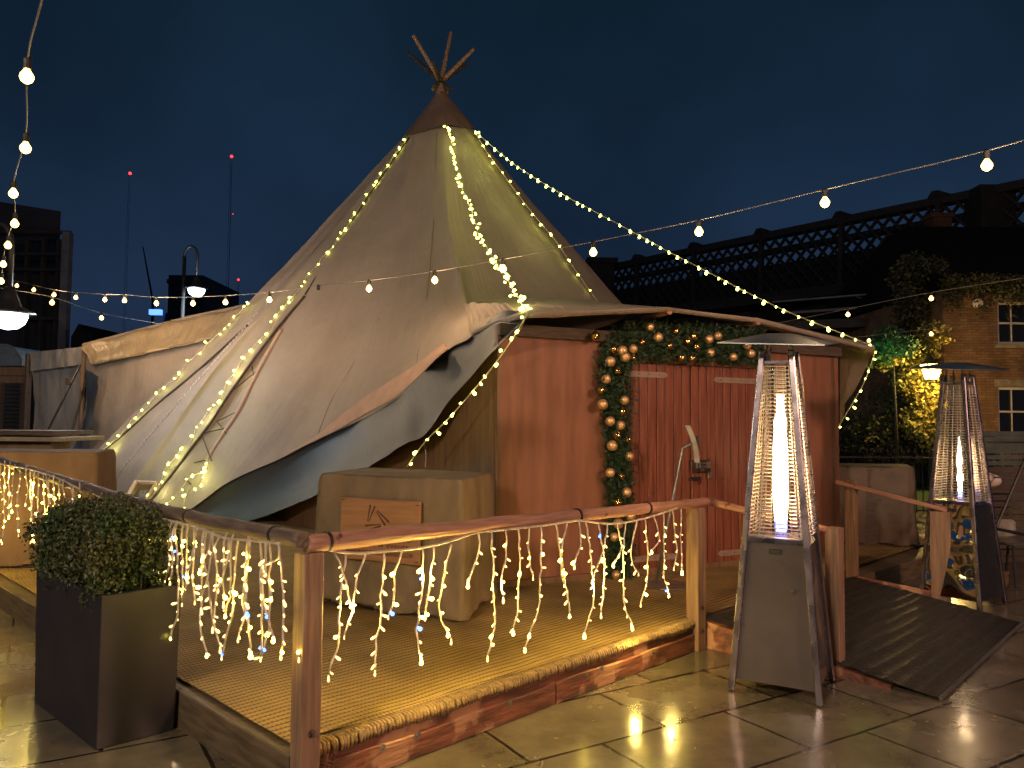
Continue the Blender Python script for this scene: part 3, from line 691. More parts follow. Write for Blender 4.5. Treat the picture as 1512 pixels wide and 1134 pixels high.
for L_, me, mc, lab in ((sh, bs_, bcs, 'shiny gold bauble'), (mt_, bm_, bc_, 'matte gold bauble')):
    for (x, y) in L_:
        p = onp(x, y, B0+NB*.13, DB); o = bpy.data.objects.new('bauble', me); C.objects.link(o); o.parent = gl; o.location = p-gl.location; o['label'] = lab
        s_ = rn.uniform(.86, 1.1); o.scale = (s_, s_, s_)
        q = bpy.data.objects.new('bauble_cap', mc); C.objects.link(q); q.parent = o

# ------------------------------------------------------------------ tipi
AP = at(651, 128, 13.0)
tp = thing('tipi_tent', 'large tan canvas tipi with bare pole tips and a grey skirt', 'tipi tent', (AP.x, AP.y, 0))
hem = lambda x, y, d: at(x, y, d)
ribs = [
 [hem(598, 199, 13.1), at(480, 327, 13.1), at(366, 447, 13.05), at(250, 560, 13.0), at(112, 695, 12.9)],
 [hem(599, 199, 13.0), at(492, 327, 12.95), at(382, 447, 12.75), at(265, 578, 12.6), at(128, 720, 12.5)],
 [hem(600, 199, 12.95), at(505, 320, 12.75), at(398, 440, 12.62), at(280, 570, 12.45), at(150, 735, 12.3)],
 [hem(602, 199, 12.88), at(515, 318, 12.6), at(415, 430, 12.3), at(300, 565, 12.15), at(180, 738, 12.0)],
 [hem(603, 199, 12.84), at(525, 318, 12.5), at(430, 430, 12.28), at(320, 560, 12.22), at(196, 742, 12.05)],
 [hem(604, 199, 12.80), at(532, 315, 12.4), at(438, 433, 12.1), at(325, 592, 11.9), at(222, 750, 11.8)],
 [hem(606, 198, 12.76), at(548, 315, 12.3), at(450, 437, 11.98), at(360, 590, 11.78), at(268, 757, 11.55)],
 [hem(612, 197, 12.66), at(563, 330, 12.0), at(500, 460, 11.3), at(430, 590, 10.9), at(340, 710, 10.95)],
 [hem(618, 195, 12.62), at(578, 335, 11.8), at(530, 460, 11.0), at(480, 570, 10.6), at(425, 672, 10.4)],
 [hem(624, 194, 12.6), at(592, 335, 11.7), at(562, 440, 10.85), at(535, 540, 10.2), at(500, 636, 9.8)],
 [hem(632, 192, 12.55), at(610, 330, 11.6), at(598, 430, 10.6), at(590, 510, 9.8), at(582, 590, 9.0)],
 [hem(642, 189, 12.5), at(634, 325, 11.4), at(638, 420, 10.3), at(648, 470, 9.2), at(661, 519, 8.2)],
 [hem(650, 187, 12.48), at(654, 320, 11.25), at(668, 405, 10.2), at(680, 450, 9.1), at(697, 494, 7.75)],
 [hem(658, 187, 12.45), at(668, 320, 11.2), at(686, 395, 10.4), at(692, 425, 10.0), at(699, 447, 9.6)],
 [hem(667, 187, 12.47), at(705, 320, 11.45), at(728, 395, 10.9), at(740, 425, 10.7), at(755, 448, 10.4)],
 [hem(678, 188, 12.6), at(745, 320, 11.95), at(780, 395, 11.6), at(800, 425, 11.45), at(815, 452, 11.3)],
 [hem(696, 189, 13.0), at(778, 300, 12.9), at(833, 372, 12.8), at(862, 412, 12.8), at(890, 452, 12.8)],
 [at(692, 190, 13.5), at(790, 330, 14.3), at(840, 400, 14.7), at(870, 440, 15), at(900, 480, 15.2)],
 [at(650, 190, 13.7), at(640, 330, 15.4), at(620, 420, 16.4), at(600, 500, 17.2), at(590, 590, 18)],
 [at(612, 190, 13.5), at(500, 340, 14.6), at(400, 440, 15.2), at(300, 540, 15.8), at(200, 620, 16.4)],
 [hem(598, 199, 13.1), at(480, 327, 13.1), at(366, 447, 13.05), at(250, 560, 13.0), at(112, 695, 12.9)]]
def wr(a, v):
    # radiating tension folds, stronger near the lower corner
    d = 0
    if 6.0 < a < 13: d += .018*math.sin((a*2.1+v*5.5))*v*math.sin((a-6)/7*3.14)
    if 0 < a < 6: d += .028*math.sin(a*4.4)*v
    return d
main = loft(ribs, nu=8, nv=70, amp=.018, fs=1.3, offs=wr).build('main_canvas', 'canvas', tp, smooth=True)
# top cap
hemr = [hem(596, 201, 13.1), hem(606, 200, 12.7), hem(634, 191, 12.45), hem(657, 184, 12.35), hem(680, 187, 12.5), hem(700, 189, 13.0), at(694, 188, 13.5), at(650, 186, 13.75), at(606, 190, 13.5), hem(596, 201, 13.1)]
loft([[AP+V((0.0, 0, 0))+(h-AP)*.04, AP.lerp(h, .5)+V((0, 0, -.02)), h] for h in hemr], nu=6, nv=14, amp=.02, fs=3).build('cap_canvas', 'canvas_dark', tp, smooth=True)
# pole tips
for (x, y, d) in ((610, 52, 12.5), (666, 48, 13.2), (603, 78, 13.5), (700, 72, 12.6), (689, 94, 13.5), (640, 92, 12.2)):
    e = at(x, y, d); s0 = AP+(AP-e)*.25+V((0, 0, .1)); m = MB(); m.tube([s0, s0.lerp(e, .5), e], [.045, .036, .028], 10); m.build('pole_tip', 'bark' if y > 75 else 'post_red', tp)
m = MB(); m.lathe(AP+V((0, 0, -.12)), [(.10, 0), (.085, .12), (.07, .18), (.05, .2)], 16); m.build('collar', 'canvas_dark', tp)
# seams, webbing and lacing
def seam(pts, r, mat, nm, par=tp):
    m = MB(); m.tube(rel([V(p) for p in pts], 60), r, 6); return m.build(nm, mat, par, smooth=True)
from mathutils.bvhtree import BVHTree
bv = BVHTree.FromPolygons([v.co+tp.location for v in main.data.vertices], [tuple(p.vertices) for p in main.data.polygons])
cam0 = V((0, 0, CAMZ))
def oncan(px, py, lift=.03, dflt=11.5):
    r = ray(px, py); d = r.normalized(); h = bv.ray_cast(cam0, d)
    p = h[0] if h[0] is not None else cam0+r*dflt
    return p-d*lift
seam([oncan(*p) for p in ((415, 487), (383, 545), (352, 607), (330, 640), (305, 680))], .035, 'strip', 'webbing_strip')
seam([oncan(*p) for p in ((604, 203), (520, 325), (450, 435))], .012, 'rope', 'seam_rope')
seam([oncan(*p) for p in ((450, 437), (415, 478), (375, 530), (345, 572), (310, 625), (280, 665), (250, 705), (222, 740))], .02, 'rope', 'seam_rope')
seam([oncan(*p) for p in ((366, 480), (300, 540), (240, 590), (195, 630), (150, 668))], .018, 'rope', 'seam_rope')
# white dotted guy seam
m = MB(); q = rel([oncan(*p) for p in ((396, 446), (340, 508), (280, 575), (215, 650), (156, 722))], 110)
for i in range(0, 110): m.box(q[i], (.022, .02, .035) if i % 2 else (.008, .008, .03))
m.build('stitched_cord', 'white_wire', tp)
Z = [(415, 487), (392, 556), (378, 522), (361, 585), (383, 548), (331, 632), (352, 607), (312, 660), (318, 662), (283, 700), (305, 680), (262, 735)]
seamL = [(362, 585), (341, 640), (305, 679)]; lace = [((345, 575), (383, 545)), ((320, 622), (352, 607)), ((320, 622), (334, 640)), ((297, 640), (334, 632)), ((297, 640), (312, 680)), ((258, 690), (305, 679)), ((258, 690), (282, 715)), ((372, 540), (375, 560))]
for a_, b_ in lace:
    m = MB(); m.tube([oncan(*a_), oncan(*b_)], .008, 5); m.build('lacing_cord', 'rope', tp)
# edge hem of the front sweep
edge = [r_[-1] for r_ in ribs[6:13]]
# vent window flap near the left bottom
m = MB(); q = [oncan(*p) for p in ((200, 711), (231, 713), (213, 742), (184, 740))]
for i in range(4): m.tube([q[i], q[(i+1) % 4]], .03, 6)
vf = m.build('vent_frame', 'strip', tp)
m = MB(); q = [oncan(*p, .012) for p in ((200, 711), (231, 713), (213, 742), (184, 740))]; m.add(q, [(0, 1, 2, 3)]); m.build('vent_pane', 'clear', vf).location = (0, 0, 0)
# grey skirt under the tan edge
top = [edge[0], edge[1], edge[2], edge[3], at(541, 613, 9.4), edge[4], at(611, 564, 8.65), edge[5], edge[6], at(735, 463, 7.1), at(770, 460, 6.75)]
bot = [at(262, 778, 11.5), at(343, 775, 10.9), at(417, 752, 10.2), at(500, 715, 8.9), at(550, 686, 8.2), at(598, 656, 7.45), at(627, 642, 7.15), at(664, 593, 6.9), at(697, 556, 6.72), at(730, 517, 6.48), at(781, 466, 6.32)]
def sk(a, v): return .010*math.sin(a*4.2+v*3)*math.sin(v*3.14)
loft([[t_+V((0, .07, .015)), t_.lerp(b_, .5)+V((.03, .10, -.02)), b_] for t_, b_ in zip(top, bot)], nu=10, nv=20, amp=.018, fs=1.2, offs=sk).build('grey_skirt', 'skirt', tp, smooth=True)
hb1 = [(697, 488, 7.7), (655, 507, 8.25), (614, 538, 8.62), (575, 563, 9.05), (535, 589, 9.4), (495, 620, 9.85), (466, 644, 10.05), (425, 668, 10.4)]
loft([[oncan(x, y, .02, d), oncan(x2, y2, .025, d)] for (x, y, d), (x2, y2) in zip(hb1, ((698, 493), (661, 516), (622, 552), (583, 587), (541, 610), (501, 633), (468, 649), (427, 669)))], nu=8, nv=4).build('hem_band', pm('warm_lit_hem', (.50, .31, .22), (.42, .26, .18), 5, .75, bump=.1), tp, smooth=True)  # warm light on the hem fold is put into its pink colour
for P_ in (((560, 470), (520, 540), (490, 590), (470, 640)), ((645, 195), (640, 330), (630, 440), (615, 535)), ((600, 203), (545, 270), (480, 350), (405, 440))):
    seam([oncan(*p, .003) for p in P_], .0045, 'seam_thread', 'stitched_seam')
# gathered pleats at the corner
loft([[at(683+i*8, 447+(i % 2)*1.5, 9.0-i*.2), at(690+i*9, 470-i*1.2, 8.4-i*.16), at(695+i*10.5, 495-i*3.6, 7.72-i*.1)] for i in range(9)], nu=6, nv=14, amp=.02, fs=4, offs=lambda a, v: .03*math.sin(a*6.28)*v).build('gathered_corner', 'canvas', tp, smooth=True)
# porch roof
pt_f = [at(697, 492, 7.72), at(740, 474, 7.1), at(783, 466, 6.35), at(850, 464, 6.6), at(920, 461, 6.88), at(985, 458, 7.12), at(1050, 466, 7.4), at(1118, 474, 7.7), at(1200, 494, 8.1), at(1291, 517, 8.5)]
pt_b = [at(699, 444, 9.6), at(740, 440, 10.0), at(790, 439, 10.9), at(830, 440, 11.4), at(890, 446, 12.6), at(990, 458, 12.3), at(1060, 472, 12), at(1120, 480, 11.8), at(1200, 494, 11.6), at(1280, 506, 11.5)]
loft([[b_, b_.lerp(f_, .5)+V((0, 0, .03)), f_+V((0, 0, .03)), f_+V((0, -.012, -.02))] for f_, b_ in zip(pt_f, pt_b)], nu=8, nv=24, amp=.006, fs=2, linear=True).build('porch_roof_canvas', 'canvas', tp, smooth=True)
for (x, y, d) in ((989, 460, 7.06), (1120, 476, 7.64)):
    e = at(x, y, d); m = MB(); m.tube([e, e+V((-.9, 2.6, -.02))], .028, 12); m.build('roof_pole', 'rail', tp)
# hem batten under the right eave
m = MB(); m.tube([at(1121, 478, 8.0), at(1200, 499, 8.35), at(1291, 521, 8.72)], .03, 8); m.build('eave_batten', 'post_red', tp)
# dark side flap pegged behind the box
fl = [[at(1240, 508, 8.9), at(1240, 570, 9.0), at(1240, 640, 9.1)], [at(1262, 514, 8.85), at(1255, 565, 8.95), at(1243, 622, 9.1)], [at(1289, 520, 8.75), at(1268, 565, 8.9), at(1242, 610, 9.05)]]
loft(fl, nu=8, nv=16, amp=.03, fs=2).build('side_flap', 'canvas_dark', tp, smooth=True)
# cords at the corner
cn = at(779, 463, 6.6)
for P_ in ([(779, 463, 6.6), (745, 480, 6.75), (727, 515, 6.85), (726, 526, 6.9)], [(779, 463, 6.6), (760, 500, 6.7), (728, 526, 6.9)], [(783, 462, 6.58), (810, 468, 6.6), (836, 467, 6.7)], [(626, 650, 7.6), (629, 672, 7.5), (628, 690, 7.4)]):
    seam([at(*p) for p in P_], .006, 'white_wire', 'tie_cord')

# ------------------------------------------------------------------ fairy light strings
GF = 'strings of fairy lights on the tipi'
def fairy(label, pts, sp, near=False, jit=.025, drop=False, seed=1, limit=100, curl=0):
    rn = random.Random(seed); Q = rel(pts, 120); t = thing('fairy_lights', label, 'string lights', Q[0], GF)
    if curl: Q = [p+V((curl*math.sin(i*.9), 0, curl*math.cos(i*.9)*.4)) for i, p in enumerate(Q)]
    m = MB(); m.tube(Q, .007 if not near else .0055, 5); m.build('cable', 'white_wire', t, smooth=True)
    L = sum((Q[i+1]-Q[i]).length for i in range(120)); s_ = sp*.3; its = []
    while s_ < L:
        p = poly_pt(Q, s_/L); d = V((rn.uniform(-.8, .8), rn.uniform(-.8, .1), rn.uniform(-1, .2))) if not drop else V((rn.uniform(-.4, .4), 0, -1))
        its.append(('fairy_near' if near else 'fairy', p+V((rn.uniform(-jit, jit), -.02, rn.uniform(-jit, jit)*.6)), d)); s_ += sp*rn.uniform(.65, 1.35)
    for it in its[:limit]: put_bulb(t, *it)
    if len(its) > limit: bake(t, its[limit:])
    return t
S1 = [(602, 203), (575, 240), (545, 285), (515, 330), (490, 365), (458, 402), (442, 428), (423, 448), (409, 465), (391, 495), (370, 516), (355, 537), (335, 566), (324, 592), (310, 604), (292, 629), (282, 650), (269, 663), (248, 687), (234, 716), (218, 731), (215, 743)]
fairy('fairy lights down the left-hand front seam of the tipi, ending at its lower corner', [oncan(x, y, .06) for x, y in S1], .17, seed=1, curl=.012)
S2 = [(366, 446), (361, 453), (329, 488), (310, 504), (301, 516), (276, 536), (259, 559), (236, 576), (218, 599), (195, 620), (178, 643), (156, 661), (150, 672)]
fairy('fairy lights along the far left edge of the tipi, next to the ochre awning', [oncan(x, y, .08, 12.7) for x, y in S2], .19, seed=2, curl=.01)
S3 = [(306, 680), (304, 695), (280, 705), (262, 730), (242, 747)]
fairy('short loop of fairy lights at the foot of the pale webbing strip', [oncan(x, y, .1, 11.3) for x, y in S3], .13, seed=3)
fairy('short tail of fairy lights dangling over the grey skirt behind the rail', [at(306, 690, 11.2), at(294, 716, 11.1), at(276, 728, 11.1), at(271, 751, 11.0), at(262, 762, 11)], .14, seed=31)
S4 = [(659, 184, 12.2), (665, 205, 11.9), (676, 258, 11.3), (692, 300, 10.7), (706, 342, 10.1), (722, 372, 9.4), (742, 402, 8.6), (757, 428, 7.8), (770, 448, 7.1), (779, 463, 6.6)]
fairy('fairy lights sweeping from the tipi cap down the middle to the porch corner', [at(*p) for p in S4], .105, seed=4, jit=.04, curl=.012)
S5 = [(700, 192, 12.7), (716, 220, 12.6), (740, 253, 12.5), (765, 287, 12.5), (792, 322, 12.4), (820, 355, 12.4), (845, 392, 12.4), (868, 425, 12.4), (884, 447, 12.4)]
fairy('fairy lights down the right-hand edge of the tipi, against the sky', [at(*p) for p in S5], .24, seed=5)
S6 = [(699, 192, 12.7), (752, 237, 12.3), (810, 275, 11.8), (870, 308, 11.4), (930, 340, 11), (990, 373, 10.6), (1050, 404, 10.2), (1110, 435, 9.8), (1170, 463, 9.4), (1230, 487, 9.0), (1291, 512, 8.65)]
fairy('long fairy light string slung through the air from the tipi cap to the right eave', [at(*p) for p in S6], .165, drop=True, seed=6, jit=.004)
S7 = [(779, 463, 6.28), (757, 500, 6.33), (731, 537, 6.4), (700, 575, 6.5), (665, 615, 6.65), (628, 652, 6.85), (600, 690, 6.95)]
fairy('fairy lights from the porch corner down the grey skirt to behind the plinth', [at(*p) for p in S7], .12, near=True, seed=7)
S8 = [(1291, 513, 8.6), (1290, 525, 8.6), (1278, 560, 8.7), (1262, 590, 8.8), (1245, 618, 8.9), (1238, 632, 8.95)]
fairy('short fairy light string hanging from the right eave down behind the entrance box', [at(*p) for p in S8], .12, near=True, seed=8)

for (x, y, d_) in ((664, 200, 11.9), (672, 235, 11.4), (705, 205, 12.2), (728, 240, 12.0), (765, 290, 11.8), (805, 340, 11.8), (690, 290, 10.7)): point('fairy_bulb_light', at(x, y, d_), .8, (.95, 1, .3), .03)
for (x, y) in ((300, 615), (255, 680), (230, 725), (345, 550), (160, 660), (290, 705)): point('fairy_bulb_light', oncan(x, y, .30, 12), 1.1, (1, 1, .35), .03)
# ------------------------------------------------------------------ festoon bulbs
def fest_bulb_mesh(r):
    m = MB(); m.lathe((0, 0, 0), [(r*.35, 0), (r*.55, -r*.3), (r*.95, -r*.95), (r, -r*1.3), (r*.8, -r*1.85), (r*.35, -r*2.2), (.001, -r*2.28)], 14); o = m.build('tmp', 'fest', smooth=True); me = o.data; bpy.data.objects.remove(o)
    m = MB(); m.lathe((0, 0, 0), [(.020, .0), (.022, .05), (.012, .065)], 10); o = m.build('tmp', 'iron'); mc = o.data; bpy.data.objects.remove(o); return me, mc
fb, fh = fest_bulb_mesh(.034)
GFE = 'festoon bulb strings over the yard'
def festoon(label, cable, bulbs, off=(), wr_=.008, mat='grey_wire', scale=1):
    Q = rel(cable, 150); t = thing('festoon_lights', label, 'festoon string', cable[0], GFE)
    m = MB(); m.tube(Q, wr_*.55, 5); m.build('cable', mat, t, smooth=True)
    for i, b_ in enumerate(bulbs):
        o = bpy.data.objects.new('bulb_holder', fh); C.objects.link(o); o.parent = t; o.location = b_-t.location+V((0, 0, 0)); o.scale = (scale,)*3
        if i in off: continue
        q = bpy.data.objects.new('bulb', fb); C.objects.link(q); q.parent = o
    return t
Lx = lambda t: V((.617*4.9-.157*4.9*t, 4.9+.131*4.9*t, 0))
bx_ = [1457, 1218, 1032, 876, 743, 642, 545, 470, 398, 333, 285, 231, 184, 155, 112, 80, 50, 25]
by_ = [240, 296, 340, 371, 396, 413, 426, 433, 443, 447, 449, 449, 445, 444, 441, 437, 430, 424]
bp_ = []
for i, (x, y) in enumerate(zip(bx_, by_)): d = 4.9+.642*i; bp_.append(at(x, y-5, d))
start = at(1700, 150, 4.2)
cab = [start]+[p+V((0, 0, .055)) for p in bp_]+[at(-10, 412, 16.8)]
festoon('long warm festoon string crossing the whole yard in front of the tipi', cab, bp_, off=(7,))
for i, W in ((0, 3), (1, 3), (2, 4), (4, 6), (5, 8), (6, 9), (8, 10), (9, 9), (10, 12), (11, 16), (12, 18), (13, 18), (15, 16)): point('festoon_bulb_light', bp_[i]-V((0, .05, .12)), W, (1, .66, .36), .04)
d1_ = [(40, 110, 3.9), (38, 217, 4.95), (20, 285, 5.97), (22, 330, 6.9), (12, 362, 7.8), (5, 390, 8.8), (2, 415, 9.7), (-6, 433, 10.8)]
b1 = [at(x, y-8+i*.6, d*1.0) for i, (x, y, d) in enumerate(d1_)]
h1 = b1[0].z-CAMZ
pre = [V((b1[0].x*.0+at(68, 0, 2.9).x, 2.9, b1[0].z+.08)), V((-1.1, 1.4, b1[0].z+.15)), V((-.5, .2, b1[0].z+.35)), V((.1, -1.2, b1[0].z+.6))]
festoon('near festoon string running overhead away from the viewer at the left edge', list(reversed([pre[3], pre[2], pre[1], pre[0]]))[::-1]+[p+V((0, 0, .055)) for p in b1]+[at(-12, 425, 14)], [pre[2], pre[1]+V((0, 0, -.05))]+b1)
b3 = [at(1600, 400, 11), at(1375, 437, 12.0), at(1252, 461, 12.9)]
festoon('festoon string with two lit bulbs between the ivy-clad house and the right eave', [at(1640, 365, 10.5)]+[p+V((0, 0, .055)) for p in b3]+[at(1120, 483, 14)], b3, mat='grey_wire')
b4 = [at(1560, 478, 13.5), at(1375, 490, 14.4), at(1283, 500, 15)]
festoon('lower festoon string with a single bulb beside the tree right of the tent', [at(1600, 470, 13)]+[p+V((0, 0, .055)) for p in b4]+[at(1240, 500, 15.3)], b4)
b5 = [at(77, 443, 15), at(150, 466, 17)]
festoon('short far festoon string with two bulbs above the clear plastic tent wall', [at(0, 425, 14)]+[p+V((0, 0, .055)) for p in b5]+[at(235, 478, 19)], b5, scale=1.3)

# ------------------------------------------------------------------ hessian plinths
def plinth(loc, D1, L1, D2, L2, H, label, mat='hessian', seed=0, name='hessian_plinth', zb=z0, fold=1.0):
    # loc = near corner
    t = thing(name, label, 'plinth', (loc.x, loc.y, zb)); m = MB(); nz = 26; per = []
    A = V((loc.x, loc.y, 0)); c = [A, A+D1*L1, A+D1*L1+D2*L2, A+D2*L2]; cen = sum(c, V((0, 0, 0)))/4
    for i in range(4):
        p, q = c[i], c[(i+1) % 4]; n = max(4, int((q-p).length/.04))
        for k_ in range(n): per.append(p.lerp(q, k_/n))
    n = len(per)
    for j in range(nz+1):
        v = j/nz; z = H*(1-v)
        for i, p in enumerate(per):
            o = (p-cen); o.z = 0; o.normalize()
            d = fold*(.012+.028*v)*noise.noise(V((p.x*6+seed, p.y*6, z*1.1)))+.012*noise.noise(V((p.x*14, p.y*14, z*5+seed)))+.025*v
            rnd_ = -.02*max(0, 1-v*18)
            hh = z
            if j == nz: hh = .02+.035*(noise.noise(V((p.x*7+seed, p.y*7, 1)))+.5)
            m.v.append(V((p.x, p.y, zb+hh))+o*(d+rnd_))
    for j in range(nz):
        for i in range(n): a = j*n+i; b_ = j*n+(i+1) % n; m.f.append((a+n, b_+n, b_, a) if False else (a, b_, b_+n, a+n))
    rn = random.Random(seed)
    for i in range(90):
        p = per[rn.randrange(n)]; o = (p-cen).normalized(); q = V((p.x, p.y, zb+.06))+o*.045; m.tube([q, q+V((rn.uniform(-.01, .01), 0, -.04)), q+V((rn.uniform(-.02, .02), 0, -.055))], .0012, 4)
    m.build('hessian_cover', mat, t, smooth=True)
    m = MB(); tv = m.v; 
    g_ = 10
    for i in range(g_+1):
        for j in range(g_+1):
            u, w = i/g_, j/g_; p = c[0].lerp(c[1], u).lerp(c[3].lerp(c[2], u), w); s_ = cen+(p-cen)*.985; m.v.append(V((s_.x, s_.y, zb+H+.004+.006*noise.noise(V((p.x*3, p.y*3, seed)))-(.006 if i in (0, g_) or j in (0, g_) else 0))))
    for i in range(g_):
        for j in range(g_): a = i*(g_+1)+j; m.f.append((a, a+g_+1, a+g_+2, a+1))
    m.build('top_sheet', mat, t, smooth=True)
    m = MB(); cc = [cen+(p-cen)*.93 for p in c]; m.hexa([V((p.x, p.y, zb+.01)) for p in cc], [V((p.x, p.y, zb+H-.03)) for p in cc]); m.build('crate', 'timber_dk', t)
    return t
pA = gnd(681, 922, z0); pB = gnd(466, 893, z0); pC = gnd(729, 882, z0)
pD1 = (V((pB.x, pB.y, 0))-V((pA.x, pA.y, 0))); pL1 = pD1.length; pD1.normalize(); pD2 = V((pC.x-pA.x, pC.y-pA.y, 0)); pL2 = pD2.length; pD2.normalize()
topz = 1.6-(708-624.5)/1136*pA.y-z0
tpz = plinth(pA, pD1, pL1, pD2, pL2, topz, 'hessian-covered plinth with a wooden sign on its front, beside the entrance box', seed=3)
# fold at the corner : hanging ridge
m = MB(); e = pA.copy(); 
# sign
def onface(px, py, off=.045): 
    n_ = V((pD1.y, -pD1.x, 0)); n_ = n_ if n_.y < 0 else -n_
    return onp(px, py, pA+n_*off, pD1)
nS = V((pD1.y, -pD1.x, 0)); nS = nS if nS.y < 0 else -nS
s1 = onface(507, 734); s2 = onface(624, 741); s3 = onface(620, 835); s4 = onface(503, 823)
sg = thing('wooden_sign', 'engraved wooden sign with a triangle of pole marks, fixed to the hessian plinth', 'sign', (s1+s3)/2)
xS = (s2-s1); wS = xS.length; hS = ((s1-s4).length+(s2-s3).length)/2
FS = frame((s4+s3)/2-xS.normalized()*wS/2, V((xS.x, xS.y, 0))) ; FS.translation = s4
m = MB(); m.box((wS/2, .0, hS/2), (wS, .022, hS), bev=.003); m.build('sign_board', 'sign', sg, mw=FS)
def quadmark(m, a, b, w1, w2):
    a, b = V((a[0]*wS, 0, (1-a[1])*hS)), V((b[0]*wS, 0, (1-b[1])*hS)); d = (b-a).normalized(); s_ = V((-d.z, 0, d.x)); y = V((0, -.0125, 0)); y2 = V((0, -.009, 0))
    m.hexa([a-s_*w1+y2, a+s_*w1+y2, b+s_*w2+y2, b-s_*w2+y2], [a-s_*w1+y, a+s_*w1+y, b+s_*w2+y, b-s_*w2+y])
def sg_uv(x, y): return ((x-80)/1080, (y-(85+(x-80)*.05))/880)
m = MB()
for a_, b_, w1, w2 in (((497, 190), (462, 430), .0055, .002), ((560, 210), (478, 432), .0055, .002), ((592, 268), (755, 435), .002, .0065), ((583, 285), (705, 480), .002, .0065), ((428, 490), (645, 466), .0055, .002), ((645, 490), (440, 560), .0055, .002)):
    quadmark(m, sg_uv(*a_), sg_uv(*b_), w1*1.35, w2*1.35)
m.build('pole_emblem', 'engrave', sg, mw=FS)
def text(s, size, x, z, par, mw, mat, wid=None, nm='lettering'):
    cu = bpy.data.curves.new('t', 'FONT'); cu.body = s; cu.size = size; cu.align_x = 'CENTER'; cu.extrude = .0015; cu.resolution_u = 3
    o = bpy.data.objects.new('t', cu); C.objects.link(o); bpy.context.view_layer.update()
    me = bpy.data.meshes.new_from_object(o); w = o.dimensions.x; bpy.data.objects.remove(o)
    k_ = (wid/w) if wid else 1; q = MB(); q.v = [V((x+v.co.x*k_, -.0125-v.co.z, z+v.co.y)) for v in me.vertices]; q.f = [tuple(p.vertices) for p in me.polygons]
    return q.build(nm, mat, par, mw=mw)
text('MARQUEE TENT CO', .055, wS*.5, hS*.345, sg, FS, 'engrave', wS*.80)
text('tents & events', .050, wS*.56, hS*.235, sg, FS, 'engrave', wS*.62)
text('WWW.MARQUEETENTANDEVENTS.COM', .045, wS*.5, hS*.10, sg, FS, 'engrave', wS*.84)
for (u, w) in ((.03, .96), (.97, .94), (.03, .05), (.97, .05)):
    m = MB(); m.box((wS*u, -.0125, hS*w), (.028, .004, .005)); m.build('corner_tie', 'iron', sg, mw=FS)
# plinth glints: folded metal corner at top
# left plinths
q0 = at(145, 668, 7.35)
plinth(V((q0.x, q0.y, 0)), V((-.97, -.12, 0)).normalized(), 1.7, V((-.30, .95, 0)).normalized(), .9, q0.z-z0, 'brown hessian-covered plinth behind the far icicle lights at the left', mat='hessian_red', seed=11)
q1 = at(78, 646, 9.4)
t2 = plinth(V((q1.x, q1.y, 0)), V((-1, -.05, 0)).normalized(), 2.2, V((-.3, .95, 0)).normalized(), .9, q1.z-z0-.06, 'hessian-covered counter with a pale overhanging board top, farthest left', mat='hessian', seed=17)
m = MB(); m.box(V((q1.x-1.05, q1.y+.35, q1.z-.02)), (2.4, 1.1, .05), R(3)); m.build('board_top', 'stone', t2)
m = MB(); m.box(V((q1.x-1.15, q1.y+.4, q1.z+.055)), (2.3, 1.0, .05), R(3)); m.build('upper_board', 'timber_dk', t2)
# right plinth
q2 = gnd(1246, 815, z0)
q2 = at(1352, 690, 9.0)
plinth(V((q2.x, q2.y, 0)), V((-1, .16, 0)).normalized(), 1.05, V((.35, .93, 0)).normalized(), .8, q2.z-z0, 'creased brown hessian-covered plinth right of the entrance box, below the tree', seed=23, fold=3.6, mat='hessian_dk')

# ------------------------------------------------------------------ planter and hedge
n0 = gnd(141, 1111); nl = gnd(47, 1036); nr = gnd(261, 1079)
e1 = V((nl.x-n0.x, nl.y-n0.y, 0)); e2 = V((nr.x-n0.x, nr.y-n0.y, 0))
pt = thing('planter', 'tall dark slate planter full of clipped box hedge at the left', 'planter', n0)
cs = [n0, n0+e2, n0+e2+e1, n0+e1]; ce = sum(cs, V((0, 0, 0)))/4; Hp = .745
m = MB(); ring = lambda s_, z, ins=0: [V((ce.x, ce.y, 0))+(p-ce)*s_-((p-ce).normalized()*ins)+V((0, 0, z)) for p in cs]
lv = [ring(.965, .0), ring(.965, .02), ring(.99, .4), ring(1.01, Hp-.01), ring(1.01, Hp), ring(1.01, Hp, .045), ring(1.0, Hp-.10, .05)]
for l in lv: m.v += l
for i in range(len(lv)-1):
    for k_ in range(4): m.f.append((i*4+k_, i*4+(k_+1) % 4, i*4+4+(k_+1) % 4, i*4+4+k_))
m.f.append((3, 2, 1, 0)); o = m.build('pot', 'planter', pt); b = o.modifiers.new('b', 'BEVEL'); b.width = .006; b.segments = 2
m = MB(); m.add(ring(.99, Hp-.07, .03), [(0, 1, 2, 3)]); m.build('soil', 'soil', pt)
rn = random.Random(4); m = MB(); tw = MB()
u1 = e1.normalized(); u2 = e2.normalized(); l1, l2 = e1.length, e2.length
